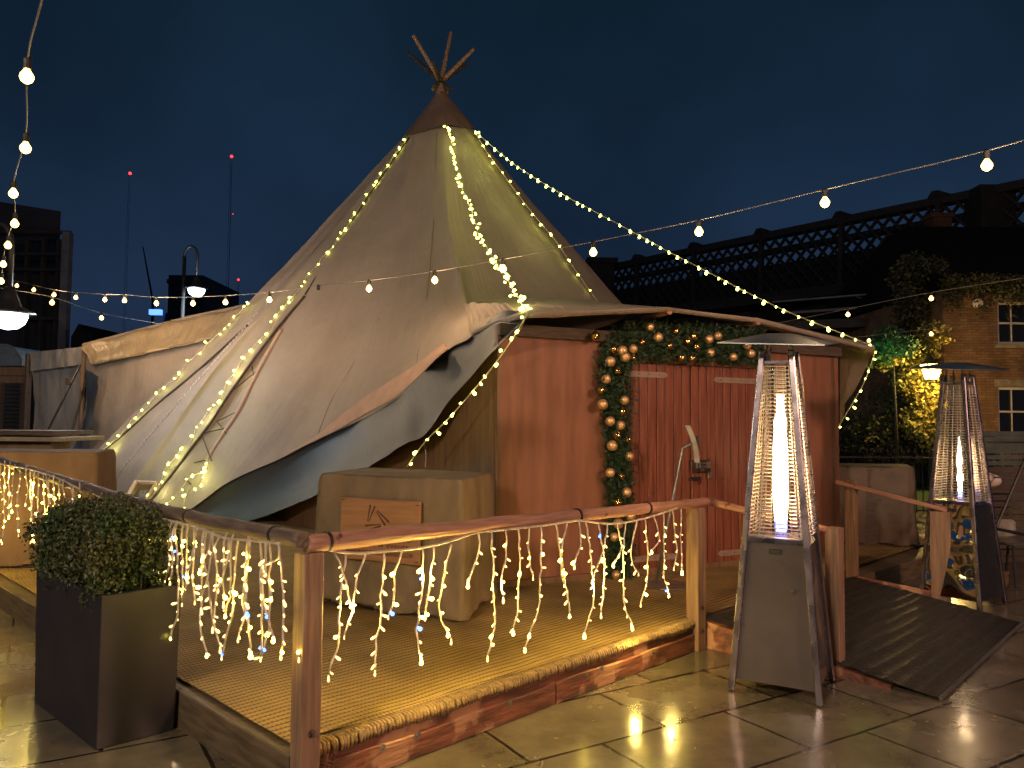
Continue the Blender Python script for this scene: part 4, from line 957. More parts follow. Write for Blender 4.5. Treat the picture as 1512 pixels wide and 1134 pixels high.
for i in range(1500):
    a = rn.uniform(-.02, 1.06); b_ = rn.uniform(-.10, 1.12); zz = 1-rn.random()**1.35
    hmax = .44+.07*noise.noise(V((a*4, b_*4, 0)))-.10*abs(a-.5)**2*2-.06*(abs(b_-.5)*2)**3
    bulge = 1+.12*math.sin(zz*3.0)
    base = n0+e1*(.5+(a-.5)*.86)+e2*(.5+(b_-.5)*.85); tip = n0+e1*(.5+(a-.5)*.90*bulge)+e2*(.5+(b_-.5)*1.02*bulge)
    p = base.lerp(tip, zz)+V((0, 0, Hp-.04+zz*hmax))
    if i % 9 == 0: bz = base+V((0, 0, Hp-.06)); tw.tube([bz, bz.lerp(p, .6), p], .0025, 4)
    d = V((rn.gauss(0, .5), rn.gauss(0, .5), 1)).normalized()
    for k_ in range(20):
        q = p+d*rn.uniform(-.05, .03)+V((rn.gauss(0, .017), rn.gauss(0, .017), rn.gauss(0, .02))); m.leaf(q, rn.uniform(.018, .029), rn, .8)
m.build('hedge_leaves', 'leaf', pt); tw.build('hedge_twigs', 'bark', pt)

# ------------------------------------------------------------------ ramp
r1, r2, r3, r4 = V((1.40, 5.62, z0+.012)), V((3.18, 7.22, z0+.012)), V((4.18, 6.36, .012)), V((2.52, 4.58, .012))
rp_ = thing('rubber_ramp', 'black ribbed rubber matting over a low timber ramp at the deck entrance', 'ramp', (r1+r3)/2-V((0, 0, .05)))
m = MB(); n1, n2 = 110, 46
for i in range(n1+1):
    for j in range(n2+1):
        u, w = i/n1, j/n2; p = r1.lerp(r2, u).lerp(r4.lerp(r3, u), w)
        p.z += .008*noise.noise(p*2)+.007*(1 if (i % 2) else 0)*(1 if j % 3 else 0)+(.006 if j in (15, 16, 31, 32) else 0)
        if .02 < w: p.z = max(p.z, .016)
        m.v.append(p)
for i in range(n1):
    for j in range(n2): a = i*(n2+1)+j; m.f.append((a, a+n2+1, a+n2+2, a+1))
m.build('rubber_mat', 'rubber', rp_)
m = MB(); dn = V((0, 0, -.02))
m.hexa([V((r1.x, r1.y, .0)), V((r4.x, r4.y, 0)).lerp(V((r1.x, r1.y, 0)), .18), V((r3.x, r3.y, 0)).lerp(V((r2.x, r2.y, 0)), .18), V((r2.x, r2.y, 0))], [r1+dn, r4.lerp(r1, .18)+dn, r3.lerp(r2, .18)+dn, r2+dn]); m.build('ramp_base', 'fascia', rp_)
m = MB()
for p, q in ((r4, r3),): m.tube([p+V((0, 0, .006)), q+V((0, 0, .006))], .012, 6)
m.build('edge_strip', 'darkmetal', rp_)
f3 = thing('ramp_handrail', 'short reddish timber handrail on the right side of the rubber ramp', 'handrail', (3.3, 7.5, 0))
square_post(V((3.20, 7.28, 0)), 1.09, .09, angR, 'post_red', 'post', f3)
pp2 = gnd(1393, 893); 
a_, b_ = at(1238, 712, 7.28), at(1392, 752, 7.0)
m = MB(); L_ = (b_-a_).length; m.box((L_/2, 0, 0), (L_+.06, .07, .035), bev=.004); m.build('rail', 'rail', f3, mw=frame(a_, b_-a_))
m = MB(); q = at(1391, 820, 7.0)
square_post(V((b_.x, b_.y+.05, 0)), b_.z-.02, .16, R(-30), 'post_red', 'post', f3)
m = MB(); A_, B_ = V((3.2, 7.2, .17)), V((b_.x, b_.y+.02, .05)); m.box(((B_-A_).length/2, 0, 0), ((B_-A_).length, .04, .10), bev=.004); m.build('toe_board', 'fascia', f3, mw=frame(A_, B_-A_))

# ------------------------------------------------------------------ pyramid heaters
def heater(loc, rz, panel, label, flame_h, fr_=.045, tilt=.1):
    t = thing('patio_heater', label, 'patio heater', (0, 0, 0), 'pyramid patio heaters')
    hb, ht, H, z1 = .25, .085, 2.06, .90
    w = lambda z: hb+(ht-hb)*z/H
    for sx, sy in ((-1, -1), (1, -1), (1, 1), (-1, 1)):
        m = MB(); ps = []
        for z in (0, H):
            k_ = w(z); c_ = V((sx*k_, sy*k_, z)); r_ = .019
            ps.append([c_+V((a*r_, b_*r_, 0)) for a, b_ in ((-1, -1), (1, -1), (1, 1), (-1, 1))])
        m.hexa(ps[0], ps[1]); o = m.build('corner_leg', 'chrome', t, mw=I4); o.modifiers.new('b', 'BEVEL').width = .006
    for k_ in range(4):
        a = k_*math.pi/2; mr = Matrix.Rotation(a, 4, 'Z')
        m = MB(); zz0 = .07; n = 8; wp = []
        for i in range(n+1):
            for j in range(n+1):
                z = zz0+(z1-zz0)*j/n; x = (-1+2*i/n)*(w(z)-.018); m.v.append(V((x, -w(z)+.004+.003*noise.noise(V((x*5, k_, z*4))), z)))
        for i in range(n):
            for j in range(n): q = i*(n+1)+j; m.f.append((q, q+n+1, q+n+2, q+1))
        o = m.build('base_panel', panel if k_ != 1 or panel == 'mirror' else 'iron', t, mw=mr, smooth=True)
        if k_ == 0:
            m = MB(); m.box((0, -w(z1-.07)-.004, z1-.06), (.075, .008, .028), bev=.002); bd = m.build('badge', 'iron', t, mw=I4)
            # door fold line and hinge knobs
            m = MB(); m.lathe((.10, -w(.62)-.002, .62), [(.012, 0), (.012, .012), (.008, .016)], 12, ax=(0, -1, 0)); m.build('door_knob', 'chrome', t, mw=I4)
        m = MB(); nw = 44
        for i in range(nw):
            z = z1+.03+(H-.10-z1-.03)*i/(nw-1); k2 = w(z)-.016; m.tube([(-k2, -w(z)-.002, z), (k2, -w(z)-.002, z)], .0037, 5, cap=False)
        for f_ in (-.55, 0.0, .55): m.tube([(f_*w(z1+.03), -w(z1+.03)+.002, z1+.03), (f_*w(H-.1), -w(H-.1)+.002, H-.1)], .003, 5)
        m.build('wire_grille', 'wire', t, mw=mr)
        if k_ in (1, 2, 3):        # inner reflector strips
            m = MB(); 
            for z, zz in ((z1+.02, H-.12),):
                a1, a2 = w(z)-.05, w(zz)-.03
                m.hexa([V((-a1, -a1, z)), V((-a1+.05, -a1, z)), V((-a1+.05, -a1+.004, z)), V((-a1, -a1+.004, z))], [V((-a2, -a2, zz)), V((-a2+.03, -a2, zz)), V((-a2+.03, -a2+.004, zz)), V((-a2, -a2+.004, zz))])
            m.build('inner_reflector', 'chrome', t, mw=mr)
    m = MB(); k_ = w(z1)+.012; m.hexa([V((x*k_, y*k_, z1-.012)) for x, y in ((-1, -1), (1, -1), (1, 1), (-1, 1))], [V((x*(k_-.02), y*(k_-.02), z1+.018)) for x, y in ((-1, -1), (1, -1), (1, 1), (-1, 1))]); m.build('burner_tray', 'chrome', t, mw=I4)
    m = MB(); k_ = w(H)+.02; m.hexa([V((x*k_, y*k_, H-.08)) for x, y in ((-1, -1), (1, -1), (1, 1), (-1, 1))], [V((x*k_, y*k_, H-.065)) for x, y in ((-1, -1), (1, -1), (1, 1), (-1, 1))]); m.build('top_plate', 'chrome', t, mw=I4)
    # cap: shallow four-sided hood with turned edge
    m = MB(); c_ = .33
    lv = [[V((x*c_, y*c_, H+.052)) for x, y in ((-1, -1), (1, -1), (1, 1), (-1, 1))], [V((x*c_, y*c_, H+.058)) for x, y in ((-1, -1), (1, -1), (1, 1), (-1, 1))], [V((x*.10, y*.10, H+.108)) for x, y in ((-1, -1), (1, -1), (1, 1), (-1, 1))], [V((x*.06, y*.06, H+.114)) for x, y in ((-1, -1), (1, -1), (1, 1), (-1, 1))]]
    for l in lv: m.v += [V((p.x*.94, p.y*.94, p.z+tilt*(p.x*math.sin(rz)+p.y*math.cos(rz)))) for p in l]
    for i in range(3):
        for q in range(4): m.f.append((i*4+q, i*4+(q+1) % 4, i*4+4+(q+1) % 4, i*4+4+q))
    m.f.append((12, 13, 14, 15)); m.f.append((3, 2, 1, 0)); m.build('hood', 'steel_cap', t, mw=I4)
    m = MB()
    for sx, sy in ((-1, -1), (1, -1), (1, 1), (-1, 1)): m.tube([(sx*.07, sy*.07, H-.07), (sx*.07, sy*.07, H+.05)], .007, 6)
    m.build('hood_studs', 'chrome', t, mw=I4)
    m = MB(); m.tube([(0, 0, z1+.02), (0, 0, H-.07)], .052, 20, cap=False); m.build('glass_tube', 'glass', t, mw=I4, smooth=True)
    fz = z1+.03; n = 14; m = MB()
    m.tube([V((.006*noise.noise(V((i*.5, 3, loc[0]))), .006*noise.noise(V((i*.5, 7, 0))), fz+.07+(flame_h-.07)*i/n)) for i in range(n+1)],
           [fr_*(.75+.35*noise.noise(V((i*.45, loc[0], 1))))*(1 if i < n*.65 else max(.06, 1-((i-n*.65)/(n*.35))**1.3*(.45 if fr_ > .035 else 1))) for i in range(n+1)], 12)
    fl_ = m.build('flame', 'flame', t, mw=I4, smooth=True)
    m = MB(); m.tube([(0, 0, fz), (0, 0, fz+.03), (0, 0, fz+.07)], [fr_*.6, fr_*.75, fr_*.7], 12); m.build('flame_base', 'flame_blue', t, mw=I4, smooth=True)
    m = MB()
    for r_ in (.006,):
        for q in range(9):
            s_ = q*2*math.pi/9; m.tube([(.03*math.cos(s_), .03*math.sin(s_), z1+.02), (.03*math.cos(s_), .03*math.sin(s_), z1+.05)], .003, 4)
    m.build('burner', 'wire', t, mw=I4)
    t.location = loc; t.rotation_euler = (0, 0, rz); return t
heater((1.68, 4.82, 0.005), R(-30), 'mirror', 'near pyramid patio heater with a tall white flame, in front of the boarded doors', .86, .050, .125)
heater((4.10, 7.06, 0.02), R(-54), 'mirror_wavy', 'far pyramid patio heater with swirling reflections on its base, right of the ramp', .56, .026, .085)

# ------------------------------------------------------------------ street lamps
def globe_lamp(loc, H, label, grp='swan-neck street lamps with cold globes', r_=.17, gs_=.66, lit='cold'):
    t = thing('street_lamp', label, 'street lamp', (0, 0, 0), grp)
    m = MB(); m.tube([(0, 0, 0), (0, 0, .6), (0, 0, .62), (0, 0, H)], [.09, .08, .055, .045], 12); m.build('pole', 'iron', t, mw=I4, smooth=True)
    m = MB(); m.tube([V((0, 0, H-.1))]+[V((r_-r_*math.cos(a*math.pi/12), 0, H+r_*1.6*math.sin(a*math.pi/12))) for a in range(13)]+[V((2*r_, 0, H-.55))], .035, 10); m.build('swan_neck', 'iron', t, mw=I4, smooth=True)
    x = 2*r_; m = MB(); m.lathe((x, 0, H-.85), [(a*gs_, b*gs_) for a, b in [(.45, 0), (.44, .02), (.22, .12), (.15, .3), (.09, .48), (.05, .5)]], 24); m.build('shade', 'iron', t, mw=I4, smooth=True)
    m = MB(); m.lathe((x, 0, H-.86), [(a*gs_, b*gs_) for a, b in [(.02, -.30), (.16, -.27), (.27, -.18), (.32, -.05), (.32, 0), (.2, .01)]], 24); m.build('globe', lit, t, mw=I4, smooth=True)
    t.location = loc; return t
# lit lamp over the ochre awning
d = 20.0; q = at(290, 432, d); globe_lamp((q.x-.34, q.y, 0), q.z+.95, 'swan-neck street lamp with a cold white globe above the ochre awning')
d = 9.5; q = at(12, 474, d); globe_lamp((q.x-.34, q.y, 0), q.z+.95, 'swan-neck street lamp with a cold white globe at the left edge')

# ------------------------------------------------------------------ left annexe tent, stall, buildings
an = thing('annexe_tent', 'low side tent with ochre awning and clear plastic end wall', 'tent', at(130, 640, 14.5)*V((1, 1, 0)) if False else V((at(130, 640, 14.5).x, 14.5, 0)))
up = [at(62, 518, 15.6), at(123, 511, 15), at(200, 490, 14.7), at(280, 470, 14.4), at(360, 452, 14.0), at(420, 440, 13.8)]
lo_ = [at(128, 540, 14.6), at(135, 539, 14.3), at(190, 528, 14.0), at(250, 515, 13.8), at(308, 502, 13.6), at(360, 488, 13.5)]
loft([[u_+V((.25, 1.2, .05)), u_, u_.lerp(l_, .5)+V((0, .0, .0)), l_, l_+V((0, .03, .015))] for u_, l_ in zip(up[1:], lo_[1:])], nu=14, nv=22, amp=.035, fs=2.2, offs=lambda a, v: .02*math.sin(a*9+v*4)*math.sin(v*3)).build('awning_sheet', 'awning', an, smooth=True)
m = MB(); m.tube([up[1]+V((0, 0, .02)), up[3]+V((0, 0, .02)), up[5]], .035, 8); m.build('ridge_edge', 'canvas', an)
bk = up[1]
loft([[at(45, 524, 16.6), at(50, 640, 16.6), at(40, 760, 16.6)], [at(85, 518, 15.8), at(85, 640, 15.8), at(80, 760, 15.8)], [at(124, 513, 15), at(124, 640, 15), at(118, 770, 15)]], nu=14, nv=20, amp=.05, fs=1.5).build('clear_wall', 'clear', an, smooth=True)
loft([[at(44, 521, 16.5), at(47, 548, 16.4)], [at(85, 516, 15.7), at(86, 543, 15.6)], [at(122, 512, 14.9), at(121, 538, 14.85)]], nu=10, nv=5, amp=.04, fs=4).build('rolled_valance', 'clear', an, smooth=True)
m = MB(); m.tube([at(125, 512, 14.9), at(122, 560, 14.9), at(118, 670, 14.9), at(112, 800, 14.9)], .05, 8); m.build('corner_post', 'post_red', an)
m = MB(); m.tube([at(43, 522, 16.6), at(38, 640, 16.6), at(36, 760, 16.6)], .07, 8); m.build('corner_post', 'timber_dk', an)
loft([[at(128, 522, 14.9), at(125, 600, 14.7), at(105, 680, 14.7), at(90, 760, 14.7)], [at(146, 528, 14.6), at(143, 590, 14.2), at(128, 660, 14.2), at(115, 740, 14)], [at(200, 512, 14.3), at(190, 600, 13.7), at(170, 690, 13.6), at(150, 760, 13.5)], [at(260, 497, 14.1), at(240, 580, 13.5), at(210, 690, 13.4), at(190, 760, 13.3)], [at(330, 480, 13.8), at(300, 580, 13.4), at(270, 690, 13.3), at(240, 760, 13.2)]], nu=10, nv=30, amp=.05, fs=1.3).build('side_canvas', 'canvas', an, smooth=True)
loft([[at(127, 545, 14.1), at(126, 600, 14.1), at(110, 665, 14.0), at(95, 750, 14.0)], [at(145, 556, 13.7), at(141, 600, 13.7), at(126, 665, 13.6), at(110, 750, 13.6)]], nu=10, nv=24, amp=.06, fs=2.5).build('loose_flap', 'skirt', an, smooth=True)
for a_, b_ in (((118, 540, 14.5), (70, 637, 13.2)), ((125, 570, 14.5), (98, 665, 13.0))):
    m = MB(); m.tube([at(*a_), at(*b_)], .022, 6); m.build('guy_strap', 'iron', an)
m = MB(); q = at(100, 563, 14.1); m.box(q, (.09, .03, .13), bev=.01); m.build('ratchet_buckle', 'rope', an)

sl = thing('timber_stall', 'small timber stall with a curved tin roof and roller shutter at the left edge', 'stall', V((at(10, 600, 18).x, 18, 0)))
L1, R1 = at(-60, 540, 18), at(38, 540, 18)
m = MB()
for i in range(8):
    za = .0+i*.0; 
zt_ = L1.z; nb = 12
for i in range(nb): m.box(((L1.x+R1.x)/2-.0, 18+.06, .1+(zt_-.1)*(i+.5)/nb), (R1.x-L1.x, .05+.01*(i % 2), (zt_-.1)/nb-.012), bev=.005)
m.build('wall', 'post_red', sl)
sx0, sx1 = at(4, 600, 17.9).x, at(27, 600, 17.9).x; ztop = at(0, 565, 17.9).z
m = MB()
for i in range(22): m.box(((sx0+sx1)/2, 17.97, .4+(ztop-.4)*(i+.5)/22), (sx1-sx0, .03, (ztop-.4)/22-.012), bev=.004)
m.build('roller_shutter', 'bldg', sl)
m = MB()
for x in (sx0-.05, sx1+.05): m.box((x, 17.96, ztop/2), (.10, .05, ztop), bev=.005)
m.build('shutter_frame', 'timber_dk', sl)
cx_ = at(8, 540, 18).x; rr = (at(38, 540, 18).x-cx_); m = MB(); n = 18
for dy in (0, 2.5):
    for i in range(n+1): a = math.pi*i/n; m.v.append(V((cx_+rr*math.cos(a), 17.9+dy, zt_+rr*1.0*math.sin(a))))
for i in range(n): m.f.append((i, i+1, n+2+i, n+1+i))
m.f.append(tuple(range(n+1))); m.build('curved_roof', 'tin', sl)
m = MB(); m.tube([V((cx_+rr*1.02*math.cos(math.pi*i/n), 17.88, zt_+rr*1.02*math.sin(math.pi*i/n))) for i in range(n+1)], .03, 6); m.build('roof_rim', 'tin', sl)

# dark building left
D_ = 30
bl = thing('dark_building', 'dark clad building with projecting frame at the far left behind the festoon bulbs', 'building', V((at(50, 500, D_).x, D_, 0)))
xl, xr = at(-150, 300, D_).x, at(90, 310, D_).x; zr = at(90, 312, D_).z; zl = at(0, 298, D_).z
m = MB(); m.hexa([V((xl, D_, 0)), V((xr, D_, 0)), V((xr-7, D_+10, 0)), V((xl, D_+10, 0))], [V((xl, D_, zl+.6)), V((xr, D_, zr)), V((xr-7, D_+10, zr)), V((xl, D_+10, zl+.6))]); m.build('wall', 'bldg', bl)
m = MB(); x2 = at(98, 400, D_-1).x; ztp = at(98, 343, D_-1).z
m.box((x2, D_-1, ztp/2), (.28, .28, ztp)); m.build('column', 'bframe', bl)
for (x, w_) in ((88, .22), (64, .12), (40, .12)):
    m = MB(); q = at(x, 400, D_-.6); m.box((q.x, D_-.6, ztp/2-.1), (w_, .2, ztp-.2)); m.build('mullion', 'sooty', bl)
for y in (343, 375, 398, 470): 
    m = MB(); q = at(50, y, D_-.8); m.box(((at(-40, y, D_).x+x2)/2, D_-.8, q.z), (x2-at(-40, y, D_).x, .15, .12)); m.build('transom', 'sooty', bl)
for (x1_, x3, y1, y3) in ((45, 62, 355, 395), (66, 86, 352, 395), (20, 38, 360, 396)):
    a_, b_ = at(x1_, y3, D_-.05), at(x3, y1, D_-.05); m = MB(); m.box(((a_.x+b_.x)/2, D_-.04, (a_.z+b_.z)/2), (b_.x-a_.x, .05, b_.z-a_.z)); m.build('window', 'pane', bl)
a_ = at(135, 495, 26)
m = MB(); p = [at(100, 520, 27), at(105, 497, 27), at(116, 478, 27), at(137, 497, 27), at(145, 520, 27)]
m.add([V((q.x, 27, q.z if i not in (0, 4) else 0)) for i, q in enumerate(p)]+[V((q.x, 33, q.z if i not in (0, 4) else 0)) for i, q in enumerate(p)], [(0, 1, 2, 3, 4), (9, 8, 7, 6, 5)]+[(i, i+5, (i+1) % 5+5, (i+1) % 5) for i in range(5)])
tag(m.build('gabled_hut', 'slate'), 'small dark gable roof peeking above the awning, right of the dark building', 'hut')
# tower block + crane + masts
def blockb(x1_, x3, ytop, d, name, label, cat, mat='bldg', mull=4):
    a_, b_ = at(x1_, ytop, d), at(x3, ytop, d); t = thing(name, label, cat, V(((a_.x+b_.x)/2, d, 0)))
    m = MB(); m.box(((a_.x+b_.x)/2, d+6, a_.z/2), (b_.x-a_.x, 12, a_.z)); m.build('wall', mat, t)
    m = MB(); m.box(((a_.x+b_.x)/2, d-.1, a_.z-.8), ((b_.x-a_.x)*1.02, .5, .5)); m.build('parapet', mat, t)
    for i in range(mull):
        for j in range(5):
            q = MB(); q.box((a_.x+(b_.x-a_.x)*(i+.5)/mull, d-.02, a_.z-3-j*3), ((b_.x-a_.x)/mull*.6, .15, 1.5)); q.build('window', 'pane', t)
    return t
blockb(249, 300, 406, 90, 'tower_block', 'dark tower block behind the street lamp above the awning', 'tower block')
q = at(230, 461, 60); m = MB(); m.box(q, (.9, .4, .40)); 
bt = thing('lit_sign', 'small glowing blue sign far off between the awning and the tower block', 'sign', q*V((1, 1, 0)))
m.build('sign_box', 'blue_em', bt); m = MB(); m.tube([V((q.x+.6, q.y+.4, 0)), V((q.x+.6, q.y+.4, q.z))], .15, 6); m.build('pole', 'bldg', bt)
def mast(px, py, d, label, lights):
    q = at(px, py, d); t = thing('beacon_mast', label, 'mast', V((q.x, d, 0)), 'masts with red beacons far off')
    m = MB(); w_ = .22
    for sx, sy in ((-1, -1), (1, -1), (0, 1)): m.tube([V((q.x+sx*w_, d+sy*w_, 0)), V((q.x+sx*w_*.6, d+sy*w_*.6, q.z-.3))], .02, 4)
    z = 2
    while z < q.z-2: m.tube([V((q.x-w_, d-w_, z)), V((q.x+w_, d-w_, z+2))], .014, 4); m.tube([V((q.x+w_, d-w_, z+2)), V((q.x-w_, d-w_, z+4))], .014, 4); z += 4
    m.build('lattice', 'bldg', t)
    for (lx_, ly, r_) in lights:
        p = at(lx_, ly, d-.5); m = MB(); m.ball(p, r_, 8); m.build('beacon', 'red_em', t, smooth=True)
mast(342, 231, 120, 'tall lattice mast with a red beacon, straight above the street lamp and tipi edge', [(342, 231, .22), (344, 316, .06)])
mast(192, 256, 130, 'tall lattice mast with a red beacon, above the left festoon bulbs', [(192, 256, .24)])
mast(352, 413, 160, 'low distant mast with a small red beacon, just right of the swan-neck street lamp', [(352, 413, .22)])
q = at(211, 364, 140); m = MB(); b_ = at(226, 446, 140); m.tube([b_, q], [.22, .10], 5); m.tube([V((b_.x, 140, 0)), b_], .3, 5)
tag(m.build('crane', 'bldg'), 'thin dark crane jib leaning against the night sky at the left', 'crane')

# ------------------------------------------------------------------ viaduct
vd = thing('railway_viaduct', 'dark iron lattice railway viaduct on a brick pier crossing behind the roof', 'viaduct', V((15, 36, 0)))
VA = at(880, 398, 52); VB = at(1530, 288, 31)
VA.z = VB.z = (VA.z+VB.z)/2
VA = at(880, 400, 52)
VD = (VB-VA); VL = V((VD.x, VD.y, 0)).length
VA2 = VA-V((VD.x, VD.y, VD.z*1))*.25; VB2 = VB+VD*.5; TL = (VB2-VA2).length; fv = frame(VA2, VB2-VA2)
GH = 3.3
m = MB(); m.box((TL/2, 0, 0), (TL, .7, .35)); m.box((TL/2, 0, -GH), (TL, .7, .35)); m.box((TL/2, 0, -GH-.6), (TL, 5, .25)); m.build('chords', 'viaduct', vd, mw=fv)
m = MB(); x = 0
while x < TL:
    for s_ in (1, -1):
        a_ = V((x, -.1*s_, -.15 if s_ > 0 else -GH+.15)); b_ = V((x+2.6, -.1*s_, -GH+.15 if s_ > 0 else -.15)); m.tube([a_, b_], .085, 4)
    x += .62
m.build('lattice_web', 'viaduct', vd, mw=fv)
m = MB(); x = 1.5
while x < TL: m = MB(); m.box((x, -.3, -GH/2), (.22, .25, GH)); m.build('stiffener', 'viaduct', vd, mw=fv); m = MB(); m.hexa([V((x-.45, -.4, .17)), V((x+.55, -.4, .17)), V((x+.55, .3, .17)), V((x-.45, .3, .17))], [V((x-.32, -.3, .48)), V((x-.05, -.3, .48)), V((x-.05, .2, .48)), V((x-.32, .2, .48))]); m.build('chord_bracket', 'viaduct', vd, mw=fv); x += 4.6
m = MB(); m.box((TL/2, 3.5, 0), (TL, .5, .3)); m.box((TL/2, 3.5, -GH/2-.45), (TL, .3, GH-.7)); m.build('far_girder', 'viaduct', vd, mw=fv)
q = at(888, 385, 50); m = MB(); m.box((q.x, 50.5, q.z/2), (1.6, 2, q.z)); m.box((q.x, 50.5, q.z-.1), (2.0, 2.4, .35)); m.build('brick_pier', 'sooty', vd)
q = at(1500, 250, 30); m = MB(); m.box((q.x+.5, 32.5, q.z/2), (1.5, 1.2, q.z)); m.build('brick_pier', 'sooty', vd)
# masonry arches beneath
ar = thing('arched_retaining_wall', 'black sooty masonry wall closing the view beneath the viaduct', 'wall', V((14, 46, 0)))
wa, wb = at(850, 455, 54), at(1600, 400, 33); m = MB(); D_ = V((wb.x-wa.x, wb.y-wa.y, 0)); Lw = D_.length
A_ = V((wa.x-6, wa.y+3.4, 0)); h_ = 8.4
m.box((Lw/2, .5, h_/2), (Lw+8, 1, h_)); x = 0
while x < Lw: m.box((x, -.25, h_/2), (.9, .5, h_)); x += 4.2
m.box((Lw/2, -.1, h_-.2), (Lw+8, .5, .4)); m.build('masonry', 'sooty', ar, mw=frame(A_, D_))
# lower footbridge with pale rails
fb_ = thing('footbridge', 'low footbridge deck with pale metal rails catching light beneath the viaduct', 'footbridge', V((12, 26, 0)))
for (a_, b_, r_) in (((1140, 446, 27), (1338, 430, 25), .035), ((1165, 462, 27), (1345, 449, 25), .05)):
    m = MB(); m.tube([at(*a_), at(*b_)], r_, 6); m.build('rail', 'bframe', fb_)
for i in range(5):
    x = 1262+i*18; m = MB(); m.tube([at(x, 437-i*1.2, 25.8), at(x+24, 445-i*1.6, 25.8)], .03, 5); m.build('cross_bar', 'bframe', fb_)
m = MB(); q = at(1250, 470, 26); m.box((q.x, 26.5, q.z-.2), (9, 1.6, .3), R(-24)); m.build('deck_slab', 'viaduct', fb_)
m = MB(); m.box((q.x-3.6, 28.2, (q.z-.3)/2), (.4, .4, q.z-.3)); m.box((q.x+3.6, 25, (q.z-.3)/2), (.4, .4, q.z-.3)); m.build('legs', 'viaduct', fb_)

# ------------------------------------------------------------------ brick house
HD = 21.0
hs = thing('brick_house', 'ivy-topped brick house with white sash windows lit by a wall lantern at the right', 'house', V((at(1450, 600, HD).x, HD, 0)))
hx = at(1394, 560, HD).x; hz = at(1450, 428, HD).z; hx2 = hx+7
wins = [(1474, 1540, 446, 508), (1475, 1541, 572, 644)]
# wall with real openings
def wallholes(x0, x1, z0_, z1_, holes, y, th, mat, nm, par):
    xs = sorted(set([x0, x1]+[h[0] for h in holes]+[h[1] for h in holes])); zs = sorted(set([z0_, z1_]+[h[2] for h in holes]+[h[3] for h in holes])); m = MB()
    for i in range(len(xs)-1):
        for j in range(len(zs)-1):
            cx, cz = (xs[i]+xs[i+1])/2, (zs[j]+zs[j+1])/2
            if any(h[0] < cx < h[1] and h[2] < cz < h[3] for h in holes): continue
            m.add([V((xs[i], y, zs[j])), V((xs[i+1], y, zs[j])), V((xs[i+1], y, zs[j+1])), V((xs[i], y, zs[j+1]))], [(0, 1, 2, 3)])
    for h in holes:
        a, b, c, d = h; m.add([V((a, y, c)), V((b, y, c)), V((b, y, d)), V((a, y, d)), V((a, y+th, c)), V((b, y+th, c)), V((b, y+th, d)), V((a, y+th, d))], [(0, 4, 5, 1), (1, 5, 6, 2), (2, 6, 7, 3), (3, 7, 4, 0)])
    m.add([V((x0, y, z0_)), V((x0, y+9, z0_)), V((x0, y+9, z1_)), V((x0, y, z1_))], [(3, 2, 1, 0)])
    return m.build(nm, mat, par)
holes = []
for (x1_, x3, y1, y3) in wins: a_, b_ = at(x1_, y3, HD), at(x3, y1, HD); holes.append((a_.x, b_.x, a_.z, b_.z))
wallholes(hx, hx2, 0, hz, holes, HD, .12, 'brick', 'wall', hs)
for (a, b, c, d) in holes:
    m = MB(); y = HD+.09; fw = .07
    m.box(((a+b)/2, y, c+fw/2), (b-a, .06, fw)); m.box(((a+b)/2, y, d-fw/2), (b-a, .06, fw)); m.box((a+fw/2, y+.002, (c+d)/2), (fw, .06, d-c-2*fw)); m.box((b-fw/2, y+.002, (c+d)/2), (fw, .06, d-c-2*fw))
    m.box(((a+b)/2, y-.01, (c+d)/2), (b-a-2*fw, .05, .05)); wn = m.build('window', 'white_paint', hs)
    for k_ in (1, 2): 
        q = MB(); q.box((a+(b-a)*k_/3, y-.004, (c+d)/2), (.025, .03, d-c-2*fw)); q.build('glazing_bar', 'white_paint', wn, mw=I4).matrix_basis = Matrix.Translation(-hs.location)
    q = MB(); q.box(((a+b)/2, y+.03, (c+d)/2), (b-a-.02, .012, d-c-.02)); q.build('pane', 'pane', wn, mw=I4).matrix_basis = Matrix.Translation(-hs.location)
    m = MB(); m.box(((a+b)/2, HD-.04, c-.06), (b-a+.22, .16, .12)); m.build('sill', 'stone', hs)
    m = MB(); m.box(((a+b)/2, HD-.012, d+.11), (b-a+.2, .05, .20)); m.build('lintel', 'stone', hs)
m = MB(); m.hexa([V((hx-.3, HD-.35, hz)), V((hx2, HD-.35, hz)), V((hx2, HD+9, hz)), V((hx-.3, HD+9, hz))], [V((hx+1.0, HD+3.6, hz+2.7)), V((hx2, HD+3.6, hz+2.7)), V((hx2, HD+5, hz+2.7)), V((hx+1.0, HD+5, hz+2.7))]); rf = m.build('roof', 'slate', hs)
q = at(1384, 322, 25.5); m = MB(); m.box((q.x, 25.5, q.z-.9), (.62, .62, 1.9)); m.box((q.x, 25.5, q.z+.02), (.72, .72, .14)); m.box((q.x, 25.5, q.z-2.6), (.9, .9, 1.6)); m.build('chimney', 'brick_dk', hs)
m = MB(); q = at(1443, 448, HD-.12); m.lathe(q, [(.13, 0), (.13, .05), (.02, .09)], 16, ax=(-.2, -1, -.1)); m.build('wall_dish', 'white_paint', hs)
